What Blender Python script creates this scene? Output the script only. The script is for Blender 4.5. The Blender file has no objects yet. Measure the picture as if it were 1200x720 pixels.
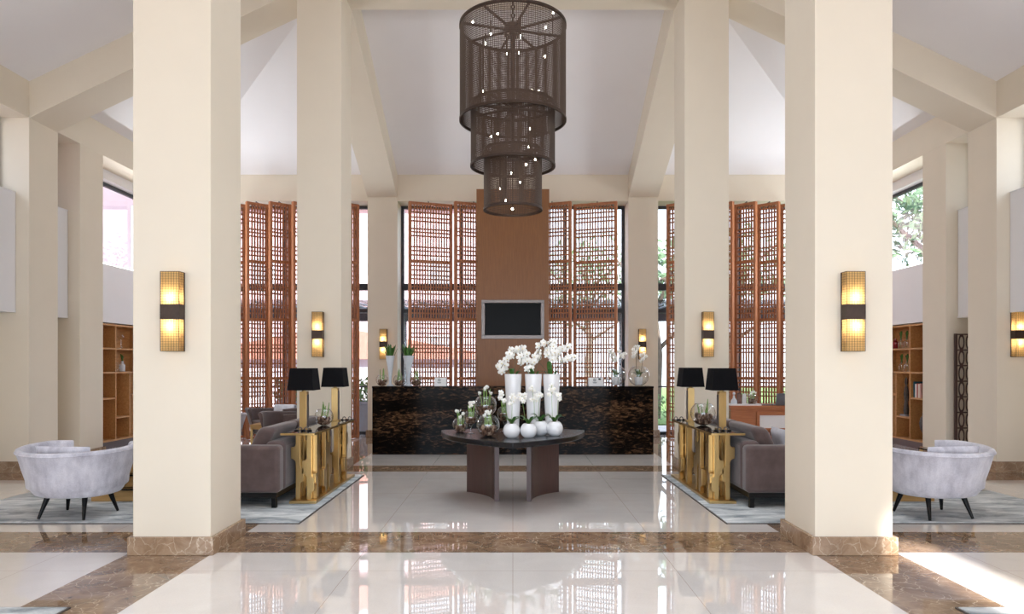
import bpy, bmesh, math, random
from mathutils import Vector, Matrix
random.seed(7)
PI = math.pi
C = bpy.context.scene.collection
EYE, F, VX, VY = 1.47, 825.0, 601.0, 427.0

def at(px, py, Y):                       # a point of the place from its bearing and its depth
    return Vector(((px-VX)*Y/F, Y, EYE-(py-VY)*Y/F))

# ------------------------------------------------------------------ materials
def srgb(r, g, b):
    f = lambda c: (c/255/12.92) if c/255 <= .04045 else ((c/255+.055)/1.055)**2.4
    return (f(r), f(g), f(b), 1)

class NT:
    def __init__(s, name):
        s.m = bpy.data.materials.new(name); s.m.use_nodes = True
        s.t = s.m.node_tree; s.n = s.t.nodes; s.n.clear()
        s.out = s.n.new('ShaderNodeOutputMaterial')
    def new(s, typ, **kw):
        n = s.n.new(typ)
        for k, v in kw.items():
            if hasattr(n, k): setattr(n, k, v)
            else: n.inputs[k.replace('_', ' ')].default_value = v
        return n
    def link(s, a, b): s.t.links.new(a, b)
    def coord(s, scale=(1, 1, 1), rot=(0, 0, 0)):
        g = s.new('ShaderNodeNewGeometry') if False else s.new('ShaderNodeTexCoord')
        mp = s.new('ShaderNodeMapping')
        mp.inputs['Scale'].default_value = scale; mp.inputs['Rotation'].default_value = rot
        s.link(g.outputs['Object'], mp.inputs['Vector'])
        return mp.outputs['Vector']
    def noise(s, vec, scale, detail=4, rough=.55, dist=0):
        n = s.new('ShaderNodeTexNoise')
        n.inputs['Scale'].default_value = scale; n.inputs['Detail'].default_value = detail
        n.inputs['Roughness'].default_value = rough; n.inputs['Distortion'].default_value = dist
        if vec is not None: s.link(vec, n.inputs['Vector'])
        return n.outputs['Fac']
    def ramp(s, fac, stops, interp='LINEAR'):
        r = s.new('ShaderNodeValToRGB'); r.color_ramp.interpolation = interp
        e = r.color_ramp.elements
        while len(e) < len(stops): e.new(.5)
        for q, (p, c) in zip(e, stops): q.position = p; q.color = c
        s.link(fac, r.inputs['Fac']); return r.outputs['Color']
    def mix(s, fac, a, b, blend='MIX'):
        m = s.new('ShaderNodeMix'); m.data_type = 'RGBA'; m.blend_type = blend
        for sock, v in ((m.inputs[0], fac), (m.inputs[6], a), (m.inputs[7], b)):
            if isinstance(v, (int, float, tuple)): sock.default_value = v
            else: s.link(v, sock)
        return m.outputs[2]
    def pbr(s, color, rough=.5, metal=0, spec=.5, bump=None, bstr=.2, bdist=.01, **kw):
        b = s.new('ShaderNodeBsdfPrincipled')
        if isinstance(color, tuple): b.inputs['Base Color'].default_value = color
        else: s.link(color, b.inputs['Base Color'])
        if isinstance(rough, (int, float)): b.inputs['Roughness'].default_value = rough
        else: s.link(rough, b.inputs['Roughness'])
        b.inputs['Metallic'].default_value = metal
        b.inputs['Specular IOR Level'].default_value = spec
        for k, v in kw.items(): b.inputs[k.replace('_', ' ')].default_value = v
        if bump is not None:
            bp = s.new('ShaderNodeBump'); bp.inputs['Strength'].default_value = bstr; bp.inputs['Distance'].default_value = bdist
            s.link(bump, bp.inputs['Height']); s.link(bp.outputs['Normal'], b.inputs['Normal'])
        s.link(b.outputs['BSDF'], s.out.inputs['Surface'])
        return s.m

M = {}
def plain(name, col, rough=.5, metal=0, var=.06, nscale=12, spec=.5, bstr=0, stretch=(1, 1, 1), **kw):
    t = NT(name); v = t.coord(stretch); n = t.noise(v, nscale)
    lo = tuple(c*(1-var) for c in col[:3])+(1,); hi = tuple(min(1, c*(1+var)) for c in col[:3])+(1,)
    c = t.ramp(n, [(.3, lo), (.7, hi)])
    M[name] = t.pbr(c, rough, metal, spec, n if bstr else None, bstr, **kw)

plain('cream_paint', srgb(227, 216, 198), .62, var=.012, nscale=3, spec=.25)
plain('white_paint', srgb(234, 232, 234), .6, var=.01, nscale=2, spec=.2)
plain('white_ceiling', srgb(240, 237, 238), .75, var=.012, nscale=1.2, spec=.15)
plain('silver_metal', srgb(130, 122, 119), .4, .8, var=.05)
plain('dark_frame', srgb(58, 60, 66), .45, .2, var=.05)
plain('bronze', srgb(66, 51, 43), .45, .55, var=.12, nscale=30)
plain('chain_brown', srgb(80, 62, 51), .55, .3, var=.15, nscale=50)
plain('black_wood', srgb(14, 13, 13), .45, spec=.25, var=.15, nscale=20)
plain('black_fabric', srgb(15, 14, 17), .85, var=.2, nscale=90, spec=.15)
plain('brass', srgb(208, 176, 120), .33, 1, var=.14, nscale=7, stretch=(1, 1, .25))
plain('ceramic', srgb(236, 236, 238), .18, var=.01, nscale=4)
plain('frosted_white', srgb(214, 220, 228), .22, var=.02, nscale=5)
plain('petal', srgb(246, 245, 240), .55, var=.03, nscale=60, spec=.2)
plain('flower_centre', srgb(224, 208, 150), .6, var=.15, nscale=80)
plain('leaf', srgb(62, 104, 40), .42, var=.3, nscale=18)
plain('stem', srgb(118, 150, 74), .5, var=.2, nscale=25)
plain('stem_brown', srgb(96, 84, 52), .6, var=.2, nscale=25)
plain('bulb_soil', srgb(104, 72, 56), .8, var=.6, nscale=22)
plain('screen_black', srgb(7, 7, 8), .35, var=.1, spec=.12)
plain('black_glass', srgb(24, 20, 18), .06, var=.2, nscale=9)
plain('dark_oak', srgb(74, 52, 48), .42, var=.14, nscale=7, stretch=(8, 8, .6))
plain('table_black', srgb(27, 26, 29), .26, var=.12, nscale=9, spec=.35)
plain('velvet_brown', srgb(95, 79, 77), .75, var=.22, nscale=7, spec=.2, Sheen_Weight=.35)
plain('cushion_pale', srgb(214, 213, 220), .8, var=.1, nscale=14, spec=.15)
plain('paper', srgb(238, 238, 240), .6, var=.01)
plain('ink', srgb(40, 42, 52), .6, var=.05)
plain('photo_brown', srgb(120, 84, 74), .4, var=.5, nscale=30)
plain('laptop_grey', srgb(112, 114, 122), .4, .3, var=.05)
plain('red_glass', srgb(140, 36, 40), .15, var=.3, nscale=20)
plain('stone_dark', srgb(82, 74, 70), .7, var=.4, nscale=22)
plain('book_teal', srgb(42, 92, 104), .6); plain('book_cream', srgb(216, 206, 190), .6)
plain('book_red', srgb(168, 62, 52), .6); plain('book_rose', srgb(200, 150, 140), .6); plain('book_white', srgb(232, 228, 222), .6)
plain('terracotta', srgb(168, 114, 100), .8, var=.12, nscale=5)
plain('pink_render', srgb(200, 172, 176), .8, var=.06, nscale=3)
plain('paving', srgb(196, 188, 182), .8, var=.1, nscale=3)
plain('lawn_green', srgb(112, 140, 70), .9, var=.35, nscale=30)
plain('hedge_green', srgb(104, 132, 78), .7, var=.4, nscale=14)
plain('tree_green', srgb(92, 116, 84), .7, var=.4, nscale=9)
plain('bark', srgb(110, 98, 88), .9, var=.3, nscale=10)
plain('planter_grey', srgb(150, 150, 156), .6, var=.06)
plain('canopy_glass_white', srgb(226, 232, 238), .3, var=.02)

def wood(name, dark, light, rough=.45, stretch=(14, 14, .7), sc=3.0, spec=.4):
    t = NT(name); v = t.coord(stretch)
    n = t.noise(v, sc, 6, .6, .8); n2 = t.noise(t.coord((1, 1, 1)), 1.3, 2)
    c = t.ramp(n, [(.25, dark), (.75, light)])
    c = t.mix(n2, c, t.mix(.25, c, dark), 'MIX')
    M[name] = t.pbr(c, rough, 0, spec, n, .05, .004)
wood('screen_wood', srgb(150, 92, 60), srgb(192, 128, 88), .42)
wood('panel_wood', srgb(124, 80, 48), srgb(152, 104, 64), .4, (30, 30, 1))
wood('shelf_wood', srgb(170, 118, 68), srgb(212, 162, 106), .5, (12, 1.2, 12))
wood('desk_wood', srgb(156, 92, 56), srgb(190, 122, 80), .45, (1, 14, 14))
wood('gold_wood', srgb(160, 122, 70), srgb(196, 156, 100), .5, (1, 12, 12))

# beige polished stone with fine joints
def floor_stone():
    t = NT('floor_stone'); v = t.coord()
    n = t.noise(v, 2.2, 8, .6, .6); n2 = t.noise(v, 90, 3, .6)
    c = t.ramp(n, [(.2, srgb(224, 217, 213)), (.55, srgb(234, 228, 224)), (.85, srgb(242, 237, 233))])
    c = t.mix(.12, c, t.ramp(n2, [(.35, srgb(180, 165, 155)), (.65, srgb(235, 226, 220))]))
    br = t.new('ShaderNodeTexBrick'); br.offset = 0
    t.link(v, br.inputs['Vector'])
    for k, val in (('Scale', 1.0), ('Mortar Size', .0022), ('Brick Width', 1.165), ('Row Height', 1.0), ('Mortar Smooth', .1)): br.inputs[k].default_value = val
    c = t.mix(br.outputs['Fac'], c, srgb(190, 172, 160))
    M['floor_stone'] = t.pbr(c, .025, 0, .95, Coat_Weight=.6, Coat_Roughness=.02)
floor_stone()
def brown_marble(name, rough, cs=((96, 74, 58), (136, 110, 88), (168, 142, 116))):
    t = NT(name); v = t.coord()
    n = t.noise(v, 3.0, 9, .65, 1.6)
    c = t.ramp(n, [(p, srgb(*q)) for p, q in zip((.25, .5, .75), cs)])
    vo = t.new('ShaderNodeTexVoronoi'); vo.feature = 'DISTANCE_TO_EDGE'; vo.inputs['Scale'].default_value = 11
    w = t.new('ShaderNodeMix'); w.data_type = 'VECTOR'; w.inputs[0].default_value = .22
    nz = t.new('ShaderNodeTexNoise'); nz.inputs['Scale'].default_value = 4; nz.inputs['Detail'].default_value = 5
    t.link(v, nz.inputs['Vector']); t.link(v, w.inputs[4]); t.link(nz.outputs['Color'], w.inputs[5])
    t.link(w.outputs[1], vo.inputs['Vector'])
    vein = t.ramp(vo.outputs['Distance'], [(0, (1, 1, 1, 1)), (.03, (0, 0, 0, 1))])
    br = t.noise(v, 2.6, 3)
    m = t.new('ShaderNodeMath'); m.operation = 'MULTIPLY'
    t.link(vein, m.inputs[0]); t.link(t.ramp(br, [(.34, (0, 0, 0, 1)), (.6, (.9, .9, .9, 1))]), m.inputs[1])
    c = t.mix(m.outputs[0], c, srgb(214, 196, 172))
    M[name] = t.pbr(c, rough, 0, .85 if rough < .1 else .5)
brown_marble('brown_marble', .03); brown_marble('base_marble', .14, ((118, 92, 70), (156, 128, 102), (182, 156, 130)))
def black_gold():
    t = NT('black_gold_marble'); v = t.coord((.9, 1, 2.6))
    n = t.noise(v, 11, 10, .7, .6); band = t.noise(t.coord((.25, .25, 2.1)), 1.6, 3, .5)
    m = t.new('ShaderNodeMath'); m.operation = 'MULTIPLY_ADD'; m.inputs[1].default_value = .55
    t.link(band, m.inputs[0]); t.link(n, m.inputs[2])
    c = t.ramp(m.outputs[0], [(.70, srgb(11, 9, 8)), (.79, srgb(24, 18, 14)), (.87, srgb(70, 50, 35)), (.96, srgb(112, 84, 60))])
    M['black_gold_marble'] = t.pbr(c, .1, 0, .04)
black_gold()
def pale_velvet():
    t = NT('pale_velvet'); v = t.coord((1, 1, .8))
    n = t.noise(v, 5.5, 5, .6); n2 = t.noise(t.coord((9, 9, .6)), 1.6, 2, .5); f = t.noise(v, 120, 2)
    c = t.ramp(n, [(.3, srgb(150, 149, 164)), (.5, srgb(200, 199, 211)), (.7, srgb(232, 231, 240))])
    c = t.mix(.4, c, t.ramp(n2, [(.3, srgb(164, 160, 172)), (.7, srgb(238, 236, 243))]))
    c = t.mix(.15, c, t.ramp(f, [(.3, srgb(150, 146, 156)), (.7, srgb(245, 243, 248))]))
    M['pale_velvet'] = t.pbr(c, .8, 0, .2, f, .15, .003, Sheen_Weight=.3)
pale_velvet()
def bulb_skin():
    t = NT('bulb_soil'); n = t.noise(t.coord((1, 1, .5)), 34, 3, .6)
    M['bulb_soil'] = t.pbr(t.ramp(n, [(.35, srgb(58, 38, 30)), (.52, srgb(112, 80, 62)), (.66, srgb(186, 160, 138))]), .7, 0, .3)
bulb_skin()
def rug():
    t = NT('rug_wool'); v = t.coord((.6, 1.8, 1))
    n = t.noise(v, 3.2, 8, .7, .8); f = t.noise(t.coord(), 140, 2)
    c = t.ramp(n, [(.34, srgb(128, 136, 141)), (.48, srgb(182, 187, 190)), (.64, srgb(228, 230, 230))])
    M['rug_wool'] = t.pbr(c, .95, 0, .1, f, .5, .006)
rug()
def glass(name, tint=(1, 1, 1, 1), ior=1.45, gain=1.0):
    t = NT(name)
    tr = t.new('ShaderNodeBsdfTransparent'); tr.inputs['Color'].default_value = tint
    gl = t.new('ShaderNodeBsdfGlossy'); gl.inputs['Roughness'].default_value = .02
    lw = t.new('ShaderNodeLayerWeight'); lw.inputs['Blend'].default_value = .5
    p = t.new('ShaderNodeMath'); p.operation = 'POWER'; p.inputs[1].default_value = 4
    m = t.new('ShaderNodeMath'); m.operation = 'MULTIPLY_ADD'; m.use_clamp = True; m.inputs[1].default_value = .75*gain; m.inputs[2].default_value = .05*gain
    mx = t.new('ShaderNodeMixShader')
    t.link(lw.outputs['Facing'], p.inputs[0]); t.link(p.outputs[0], m.inputs[0]); t.link(m.outputs[0], mx.inputs[0])
    t.link(tr.outputs[0], mx.inputs[1]); t.link(gl.outputs[0], mx.inputs[2]); t.link(mx.outputs[0], t.out.inputs['Surface'])
    M[name] = t.m
glass('pane_glass', (.94, .96, .97, 1)); glass('bowl_glass', (.95, .96, .96, 1), 1.5, 2.1)
def emit(name, col, s):
    t = NT(name); e = t.new('ShaderNodeEmission'); e.inputs['Color'].default_value = col; e.inputs['Strength'].default_value = s
    t.link(e.outputs[0], t.out.inputs['Surface']); M[name] = t.m
emit('bulb_glow', (1, .88, .70, 1), 50)
def diffuser():
    t = NT('amber_diffuser')
    tr = t.new('ShaderNodeBsdfTranslucent'); tr.inputs['Color'].default_value = (.92, .66, .32, 1)
    df = t.new('ShaderNodeBsdfDiffuse'); df.inputs['Color'].default_value = (.82, .60, .30, 1)
    mx = t.new('ShaderNodeMixShader'); mx.inputs[0].default_value = .3
    t.link(tr.outputs[0], mx.inputs[1]); t.link(df.outputs[0], mx.inputs[2]); t.link(mx.outputs[0], t.out.inputs['Surface'])
    M['amber_diffuser'] = t.m
diffuser()
emit('fill_glow', (1, .95, .9, 1), 4)  # emission for the sill strips added to brighten the ceiling
plain('lilac_render', srgb(196, 190, 200), .8, var=.06, nscale=3)

# ------------------------------------------------------------------ mesh helpers
def B(): return bmesh.new()
def box(bm, x0, x1, y0, y1, z0, z1, mi=0):
    x0, x1 = sorted((x0, x1)); y0, y1 = sorted((y0, y1)); z0, z1 = sorted((z0, z1))
    v = [bm.verts.new(p) for p in ((x0,y0,z0),(x1,y0,z0),(x1,y1,z0),(x0,y1,z0),(x0,y0,z1),(x1,y0,z1),(x1,y1,z1),(x0,y1,z1))]
    for f in ((3,2,1,0),(4,5,6,7),(0,1,5,4),(1,2,6,5),(2,3,7,6),(3,0,4,7)):
        q = bm.faces.new([v[i] for i in f]); q.material_index = mi
    return bm
def prism(bm, pts, axis, a, b):
    """polygon extruded along an axis: pts are the two other coordinates in x,y,z order"""
    def mk(p, t):
        return {'x': (t, p[0], p[1]), 'y': (p[0], t, p[1]), 'z': (p[0], p[1], t)}[axis]
    A = [bm.verts.new(mk(p, a)) for p in pts]; D = [bm.verts.new(mk(p, b)) for p in pts]
    n = len(pts)
    bm.faces.new(A); bm.faces.new(D[::-1])
    for i in range(n): bm.faces.new((A[i], D[i], D[(i+1) % n], A[(i+1) % n]))
    return bm
def loft(bm, rings, close=True, cap0=True, cap1=True):
    R = [[bm.verts.new(p) for p in r] for r in rings]; n = len(R[0])
    for a, b in zip(R, R[1:]):
        for i in range(n if close else n-1):
            j = (i+1) % n
            bm.faces.new((a[i], a[j], b[j], b[i]))
    if cap0: bm.faces.new(R[0][::-1])
    if cap1: bm.faces.new(R[-1])
    return bm
def lathe(bm, prof, n=28, c=(0, 0), sx=1, sy=1, cap0=True, cap1=True):
    return loft(bm, [[(c[0]+r*math.cos(2*PI*i/n)*sx, c[1]+r*math.sin(2*PI*i/n)*sy, z) for i in range(n)] for r, z in prof], True, cap0, cap1)
def tube(bm, pts, r, n=6):
    pts = [Vector(p) for p in pts]; rr = r if isinstance(r, (list, tuple)) else [r]*len(pts)
    rings = []; up = None
    for i, p in enumerate(pts):
        d = (pts[min(i+1, len(pts)-1)]-pts[max(i-1, 0)]).normalized()
        if up is None: up = Vector((0, 0, 1)) if abs(d.z) < .9 else Vector((1, 0, 0))
        u = d.cross(up)
        if u.length < 1e-5: u = d.orthogonal()
        u.normalize(); w = u.cross(d).normalized(); up = w
        rings.append([p+(u*math.cos(2*PI*k/n)+w*math.sin(2*PI*k/n))*rr[i] for k in range(n)])
    return loft(bm, rings)
def ring(bm, R, r, z, n=64, m=6, c=(0, 0), flat=1.0):
    rows = []
    for i in range(n):
        a = 2*PI*i/n
        rows.append([bm.verts.new((c[0]+(R+r*math.cos(2*PI*k/m))*math.cos(a), c[1]+(R+r*math.cos(2*PI*k/m))*math.sin(a), z+r*flat*math.sin(2*PI*k/m))) for k in range(m)])
    for i in range(n):
        for k in range(m): bm.faces.new((rows[i][k], rows[(i+1) % n][k], rows[(i+1) % n][(k+1) % m], rows[i][(k+1) % m]))
    return bm
def band(bm, R0, R1, z0, z1, n=64):
    return loft(bm, [[(R*math.cos(2*PI*i/n), R*math.sin(2*PI*i/n), z) for i in range(n)] for R, z in ((R0, z0), (R1, z0), (R1, z1), (R0, z1), (R0, z0))], True, False, False)
def ball(bm, c, rx, ry=None, rz=None, n=10, m=7, rot=None):
    ry = rx if ry is None else ry; rz = rx if rz is None else rz
    rings = []
    for j in range(1, m):
        t = PI*j/m
        rg = []
        for i in range(n):
            p = Vector((rx*math.sin(t)*math.cos(2*PI*i/n), ry*math.sin(t)*math.sin(2*PI*i/n), -rz*math.cos(t)))
            if rot is not None: p = rot @ p
            rg.append(Vector(c)+p)
        rings.append(rg)
    return loft(bm, rings)
def obj(name, bm, mat, parent=None, loc=None, bevel=0, smooth=True, seg=2, ang=40, mats=None):
    bmesh.ops.recalc_face_normals(bm, faces=bm.faces[:])
    me = bpy.data.meshes.new(name); bm.to_mesh(me); bm.free()
    for m in (mats or [mat]): me.materials.append(M[m])
    if smooth:
        for p in me.polygons: p.use_smooth = True
        me.set_sharp_from_angle(angle=math.radians(ang))
    o = bpy.data.objects.new(name, me); C.objects.link(o)
    if parent is not None: o.parent = parent
    if loc is not None: o.location = loc
    if bevel:
        b = o.modifiers.new('bevel', 'BEVEL'); b.width = bevel; b.segments = seg; b.limit_method = 'ANGLE'; b.angle_limit = math.radians(50)
        b.harden_normals = False
    return o
def tag(o, label, cat, group=None, kind=None):
    o['label'] = label; o['category'] = cat
    if group: o['group'] = group
    if kind: o['kind'] = kind
    return o
def thing(name, label, cat, loc=(0, 0, 0), rz=0, group=None, kind=None):
    o = bpy.data.objects.new(name, None); C.objects.link(o); o.empty_display_size = .1
    o.location = loc; o.rotation_euler = (0, 0, rz)
    return tag(o, label, cat, group, kind)
def kids(o): return list(o.children)
def dup(o, parent=None):
    c = o.copy(); C.objects.link(c)
    if parent is not None: c.parent = parent
    for ch in kids(o): dup(ch, c)
    return c
def side(s): return 'left' if s < 0 else 'right'
WORLD, FRONT, SIDE, SUN, EXPO, COVE, SILL_FILL, OVERHEAD_FILL = 3.2, 100, 30, 12, 0.3, 0, 82, 64  # the sill and overhead strengths drive added fill lights
# ------------------------------------------------------------------ the setting
XS = [-7.5, -2.98, -2.33, 2.33, 2.98, 7.5]
YS = [-3.2, 5.49, 6.16, 8.9, 9.63, 10.19, 15.0]
bm = B()
gv = {(i, j): bm.verts.new((x, y, 0)) for i, x in enumerate(XS) for j, y in enumerate(YS)}
for i in range(len(XS)-1):
    for j in range(len(YS)-1):
        f = bm.faces.new((gv[i, j], gv[i+1, j], gv[i+1, j+1], gv[i, j+1]))
        brown = i in (1, 3) or j == 1 or (j == 4 and i == 2) or (j == 3 and i in (0, 4))
        f.material_index = 1 if brown else 0
r = bmesh.ops.extrude_face_region(bm, geom=bm.faces[:])
bmesh.ops.translate(bm, vec=(0, 0, -.06), verts=[v for v in r['geom'] if isinstance(v, bmesh.types.BMVert)])
fl = obj('floor', bm, None, smooth=False, mats=['floor_stone', 'brown_marble'])
tag(fl, 'polished beige stone floor with bands of brown marble', 'floor', kind='structure')

# hipped ceiling
E, SL = 5.30, .48
zr = E+SL*4.2
bm = B()
P = lambda *p: bm.verts.new(p)
a0, a1, a2, a3 = P(-6.58, -3.2, E), P(-6.58, 14.22, E), P(6.58, 14.22, E), P(6.58, -3.2, E)
b0, b1, b2, b3 = P(-2.36, -3.2, zr), P(-2.36, 10.0, zr), P(2.36, 10.0, zr), P(2.36, -3.2, zr)
for q in ((a0, a1, b1, b0), (a1, a2, b2, b1), (a2, a3, b3, b2), (b0, b1, b2, b3)): bm.faces.new(q)
r = bmesh.ops.extrude_face_region(bm, geom=bm.faces[:])
bmesh.ops.translate(bm, vec=(0, 0, .2), verts=[v for v in r['geom'] if isinstance(v, bmesh.types.BMVert)])
tag(obj('ceiling', bm, 'white_ceiling', smooth=False), 'white hipped ceiling sloping down to all walls', 'ceiling', kind='structure')

# columns: near pair, second pair, pilasters at the back wall
def column(s, y0, label, h, name='column', depth=.6, x0=2.33, x1=2.93, base=.03):
    t = thing(name, label, 'column', (s*(x0+x1)/2, y0+depth/2, 0), kind='structure')
    hw = (x1-x0)/2
    obj('shaft', box(B(), -hw, hw, -depth/2, depth/2, 0, h), 'cream_paint', t, bevel=.004)
    b = B(); bd = depth/2+base; bw = hw+base
    for q in ((-bw, bw, -bd, -depth/2), (-bw, bw, depth/2, bd), (-bw, -hw, -depth/2, depth/2), (hw, bw, -depth/2, depth/2)):
        box(b, *q, 0, .14)
    obj('marble_base', b, 'base_marble', t, bevel=.004)
    return t
for s in (-1, 1):
    column(s, 5.43, f'cream square column nearest the camera on the {side(s)}', 7.3)
    column(s, 9.55, f'cream square column behind the lamp console on the {side(s)}', 7.3)
    column(s, 14.2, f'cream pilaster at the back wall on the {side(s)} of the black desk', 4.84, 'column')

# beams
def beam(bm, label): tag(obj('beam', bm, 'cream_paint', smooth=False, bevel=.004), label, 'beam', kind='structure')
for s in (-1, 1):
    for y, w in ((5.43, 'first'), (9.55, 'second')):
        pts = [(s*6.98, 4.83), (s*6.56, 4.815), (s*2.92, 6.55), (s*2.92, 7.1), (s*6.56, 5.36), (s*6.98, 5.2)]
        beam(prism(B(), pts, 'y', y, y+.6), f'sloping cream roof beam from the {side(s)} wall to the {w} column')
    pts = [(14.8, 4.84), (14.2, 4.84), (10.14, 6.64), (10.14, 7.3), (14.2, 5.36), (14.8, 5.3)]
    beam(prism(B(), pts, 'x', s*2.33, s*2.93), f'sloping cream beam down to the back pilaster on the {side(s)}')
    beam(box(B(), s*2.33, s*2.93, 6.03, 9.55, 6.58, 7.36), f'level cream beam joining the columns along the {side(s)}')
beam(box(B(), -2.33, 2.33, 9.55, 10.15, 6.58, 7.36), 'level cream cross beam above the table between second columns')

# side walls
for s in (-1, 1):
    w = B()
    box(w, s*6.56, s*7.3, -3.2, 14.8, 4.815, 5.4)                 # eave beam
    box(w, s*6.98, s*7.3, -3.2, 11.27, 0, 3.80)                    # under the high windows
    for y0, y1 in ((5.43, 6.03), (9.55, 10.15), (10.67, 11.27), (-.6, 0)): box(w, s*6.56, s*7.3, y0, y1, 0, 4.815)
    box(w, s*7.36, s*7.5, 11.27, 14.9, 0, 2.19)
    tag(obj('wall_'+side(s), w, 'cream_paint', smooth=False, bevel=.003), f'cream {side(s)} wall with square piers and high windows', 'wall', kind='structure')
    w = B()
    box(w, s*7.0, s*7.3, 11.27, 14.9, 2.19, 3.17)
    box(w, s*7.0, s*7.3, 14.0, 14.9, 3.17, 4.82)
    tag(obj('wall_upper_'+side(s), w, 'white_paint', smooth=False), f'white wall strip above the bookcase on the {side(s)}', 'wall', kind='structure')
    bb = B()
    for y0, y1 in ((5.43, 6.03), (9.55, 10.15), (10.67, 11.27)):
        box(bb, s*6.53, s*6.98, y0-.03, y0, 0, .15); box(bb, s*6.53, s*6.56, y0, y1, 0, .15); box(bb, s*6.53, s*6.98, y1, y1+.03, 0, .15)
    box(bb, s*6.95, s*6.98, 6.06, 9.52, 0, .15)
    tag(obj('baseboard_'+side(s), bb, 'base_marble', smooth=False), f'brown marble skirting along the {side(s)} wall piers', 'skirting', kind='structure')
    # white boxes hung between the piers
    for y0, y1, txt in ((6.1, 9.545, 'long white wall box high beside the nearer pier'), (10.155, 10.665, 'short white wall box in the gap between piers')):
        t = thing('wall_box', f'{txt} on the {side(s)}', 'wall box', (s*6.86, (y0+y1)/2, 2.17))
        h = (y1-y0)/2
        obj('housing', box(B(), -.12, .12, -h, h, .02, 1.62), 'white_paint', t, bevel=.004)
        obj('lower_rim', box(B(), -.128, .125, -h+.002, h-.002, 0, .02), 'white_paint', t)
        obj('upper_rim', box(B(), -.128, .125, -h+.002, h-.002, 1.62, 1.635), 'white_paint', t)

def window(n, label, x0, x1, y0, y1, z0, z1, axis, mull=(), trans=(), fw=.06, sill=None):
    """axis 'x': the pane spans x at depth y0..y1; axis 'y': it spans y"""
    t = thing(f'window_{n}', label, 'window', ((x0+x1)/2, (y0+y1)/2, z0), kind='structure')
    cx, cy = (x0+x1)/2, (y0+y1)/2
    f = B(); L0, L1 = ((x0-cx), (x1-cx)) if axis == 'x' else ((y0-cy), (y1-cy))
    D = abs(y1-y0)/2 if axis == 'x' else abs(x1-x0)/2
    def bx(bm, a, b, z_, zz, d=D):
        if axis == 'x': box(bm, a, b, -d, d, z_-z0, zz-z0)
        else: box(bm, -d, d, a, b, z_-z0, zz-z0)
    bx(f, L0, L1, z0, z0+fw); bx(f, L0, L1, z1-fw, z1); bx(f, L0, L0+fw, z0+fw, z1-fw); bx(f, L1-fw, L1, z0+fw, z1-fw)
    for m in mull:
        m -= (cx if axis == 'x' else cy); bx(f, m-fw/2, m+fw/2, z0+fw, z1-fw, D*.96)
    for z, h in trans: bx(f, L0+fw, L1-fw, z-h/2, z+h/2, D*1.15)
    obj('frame', f, 'dark_frame', t, bevel=.004)
    g = B(); bx(g, L0+fw, L1-fw, z0+fw, z1-fw, .004); obj('glass', g, 'pane_glass', t, smooth=False)
    return t
n = 0
for s in (-1, 1):
    for y0, y1, z0, z1, txt in ((6.03, 9.55, 3.80, 4.82, 'high strip window above the long wall box'), (10.15, 10.67, 3.80, 4.82, 'narrow high window between the two piers'), (11.27, 14.0, 3.17, 4.65, 'dark framed window above the bookcase')):
        n += 1
        window(n, f'{txt} on the {side(s)}', s*6.96 if z0 > 3.5 else s*7.14, s*7.02 if z0 > 3.5 else s*7.2, y0, y1, z0, z1, 'y')
    w = B(); box(w, s*7.0, s*7.3, 11.27, 14.0, 4.65, 4.815)
    tag(obj('trim_'+str(1 if s < 0 else 2), w, 'white_paint', smooth=False), f'white head above the bookcase window on the {side(s)}', 'trim', kind='structure')

# back wall: lintel over three glazed bays
w = B()
box(w, -7.3, 7.3, 14.23, 14.8, 4.77, 5.45)
for s in (-1, 1): box(w, s*6.56, s*7.3, 14.2, 14.8, 0, 4.77)
tag(obj('wall_back', w, 'cream_paint', smooth=False), 'cream back wall above the tall glazed bays', 'wall', kind='structure')
for s in (-1, 1):                                                  # added strip light on each bookcase window sill, there to brighten the ceiling
    t = thing('added_sill_strip', f'added strip light brightening the ceiling, on the sill above the {side(s)} bookcase', 'fill light', (s*7.06, 12.65, 3.17))
    obj('housing', box(B(), -.03, .03, -1.3, 1.3, 0, .03), 'white_paint', t, bevel=.003)
    b = B(); tube(b, [(0, -1.25, .038), (0, 1.25, .038)], .012, 8); obj('fill_tube', b, 'fill_glow', t)
    L = bpy.data.lights.new('sill_fill_light', 'AREA'); L.shape = 'RECTANGLE'; L.size = .1; L.size_y = 2.5; L.energy = SILL_FILL; L.spread = math.radians(150); L.color = (.88, .95, 1)
    o = bpy.data.objects.new('sill_fill_light', L); C.objects.link(o); o.parent = t; o.location = (-s*.03, 0, .08); o.rotation_euler = (0, PI-s*math.radians(77), 0)
for k, (x0, x1, txt) in enumerate(((-6.56, -2.93, 'left'), (-2.33, 2.33, 'middle'), (2.93, 6.56, 'right'))):
    m = [x0+(x1-x0)*q for q in ((.5,) if k != 1 else (.27, .5, .73))]
    window(7+k, f'tall dark framed glazing behind the wooden screens, {txt} bay', x0, x1, 14.68, 14.76, 0.0, 4.77, 'x', m, ((3.08, .14), (2.58, .08), (1.0, .03)))

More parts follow.
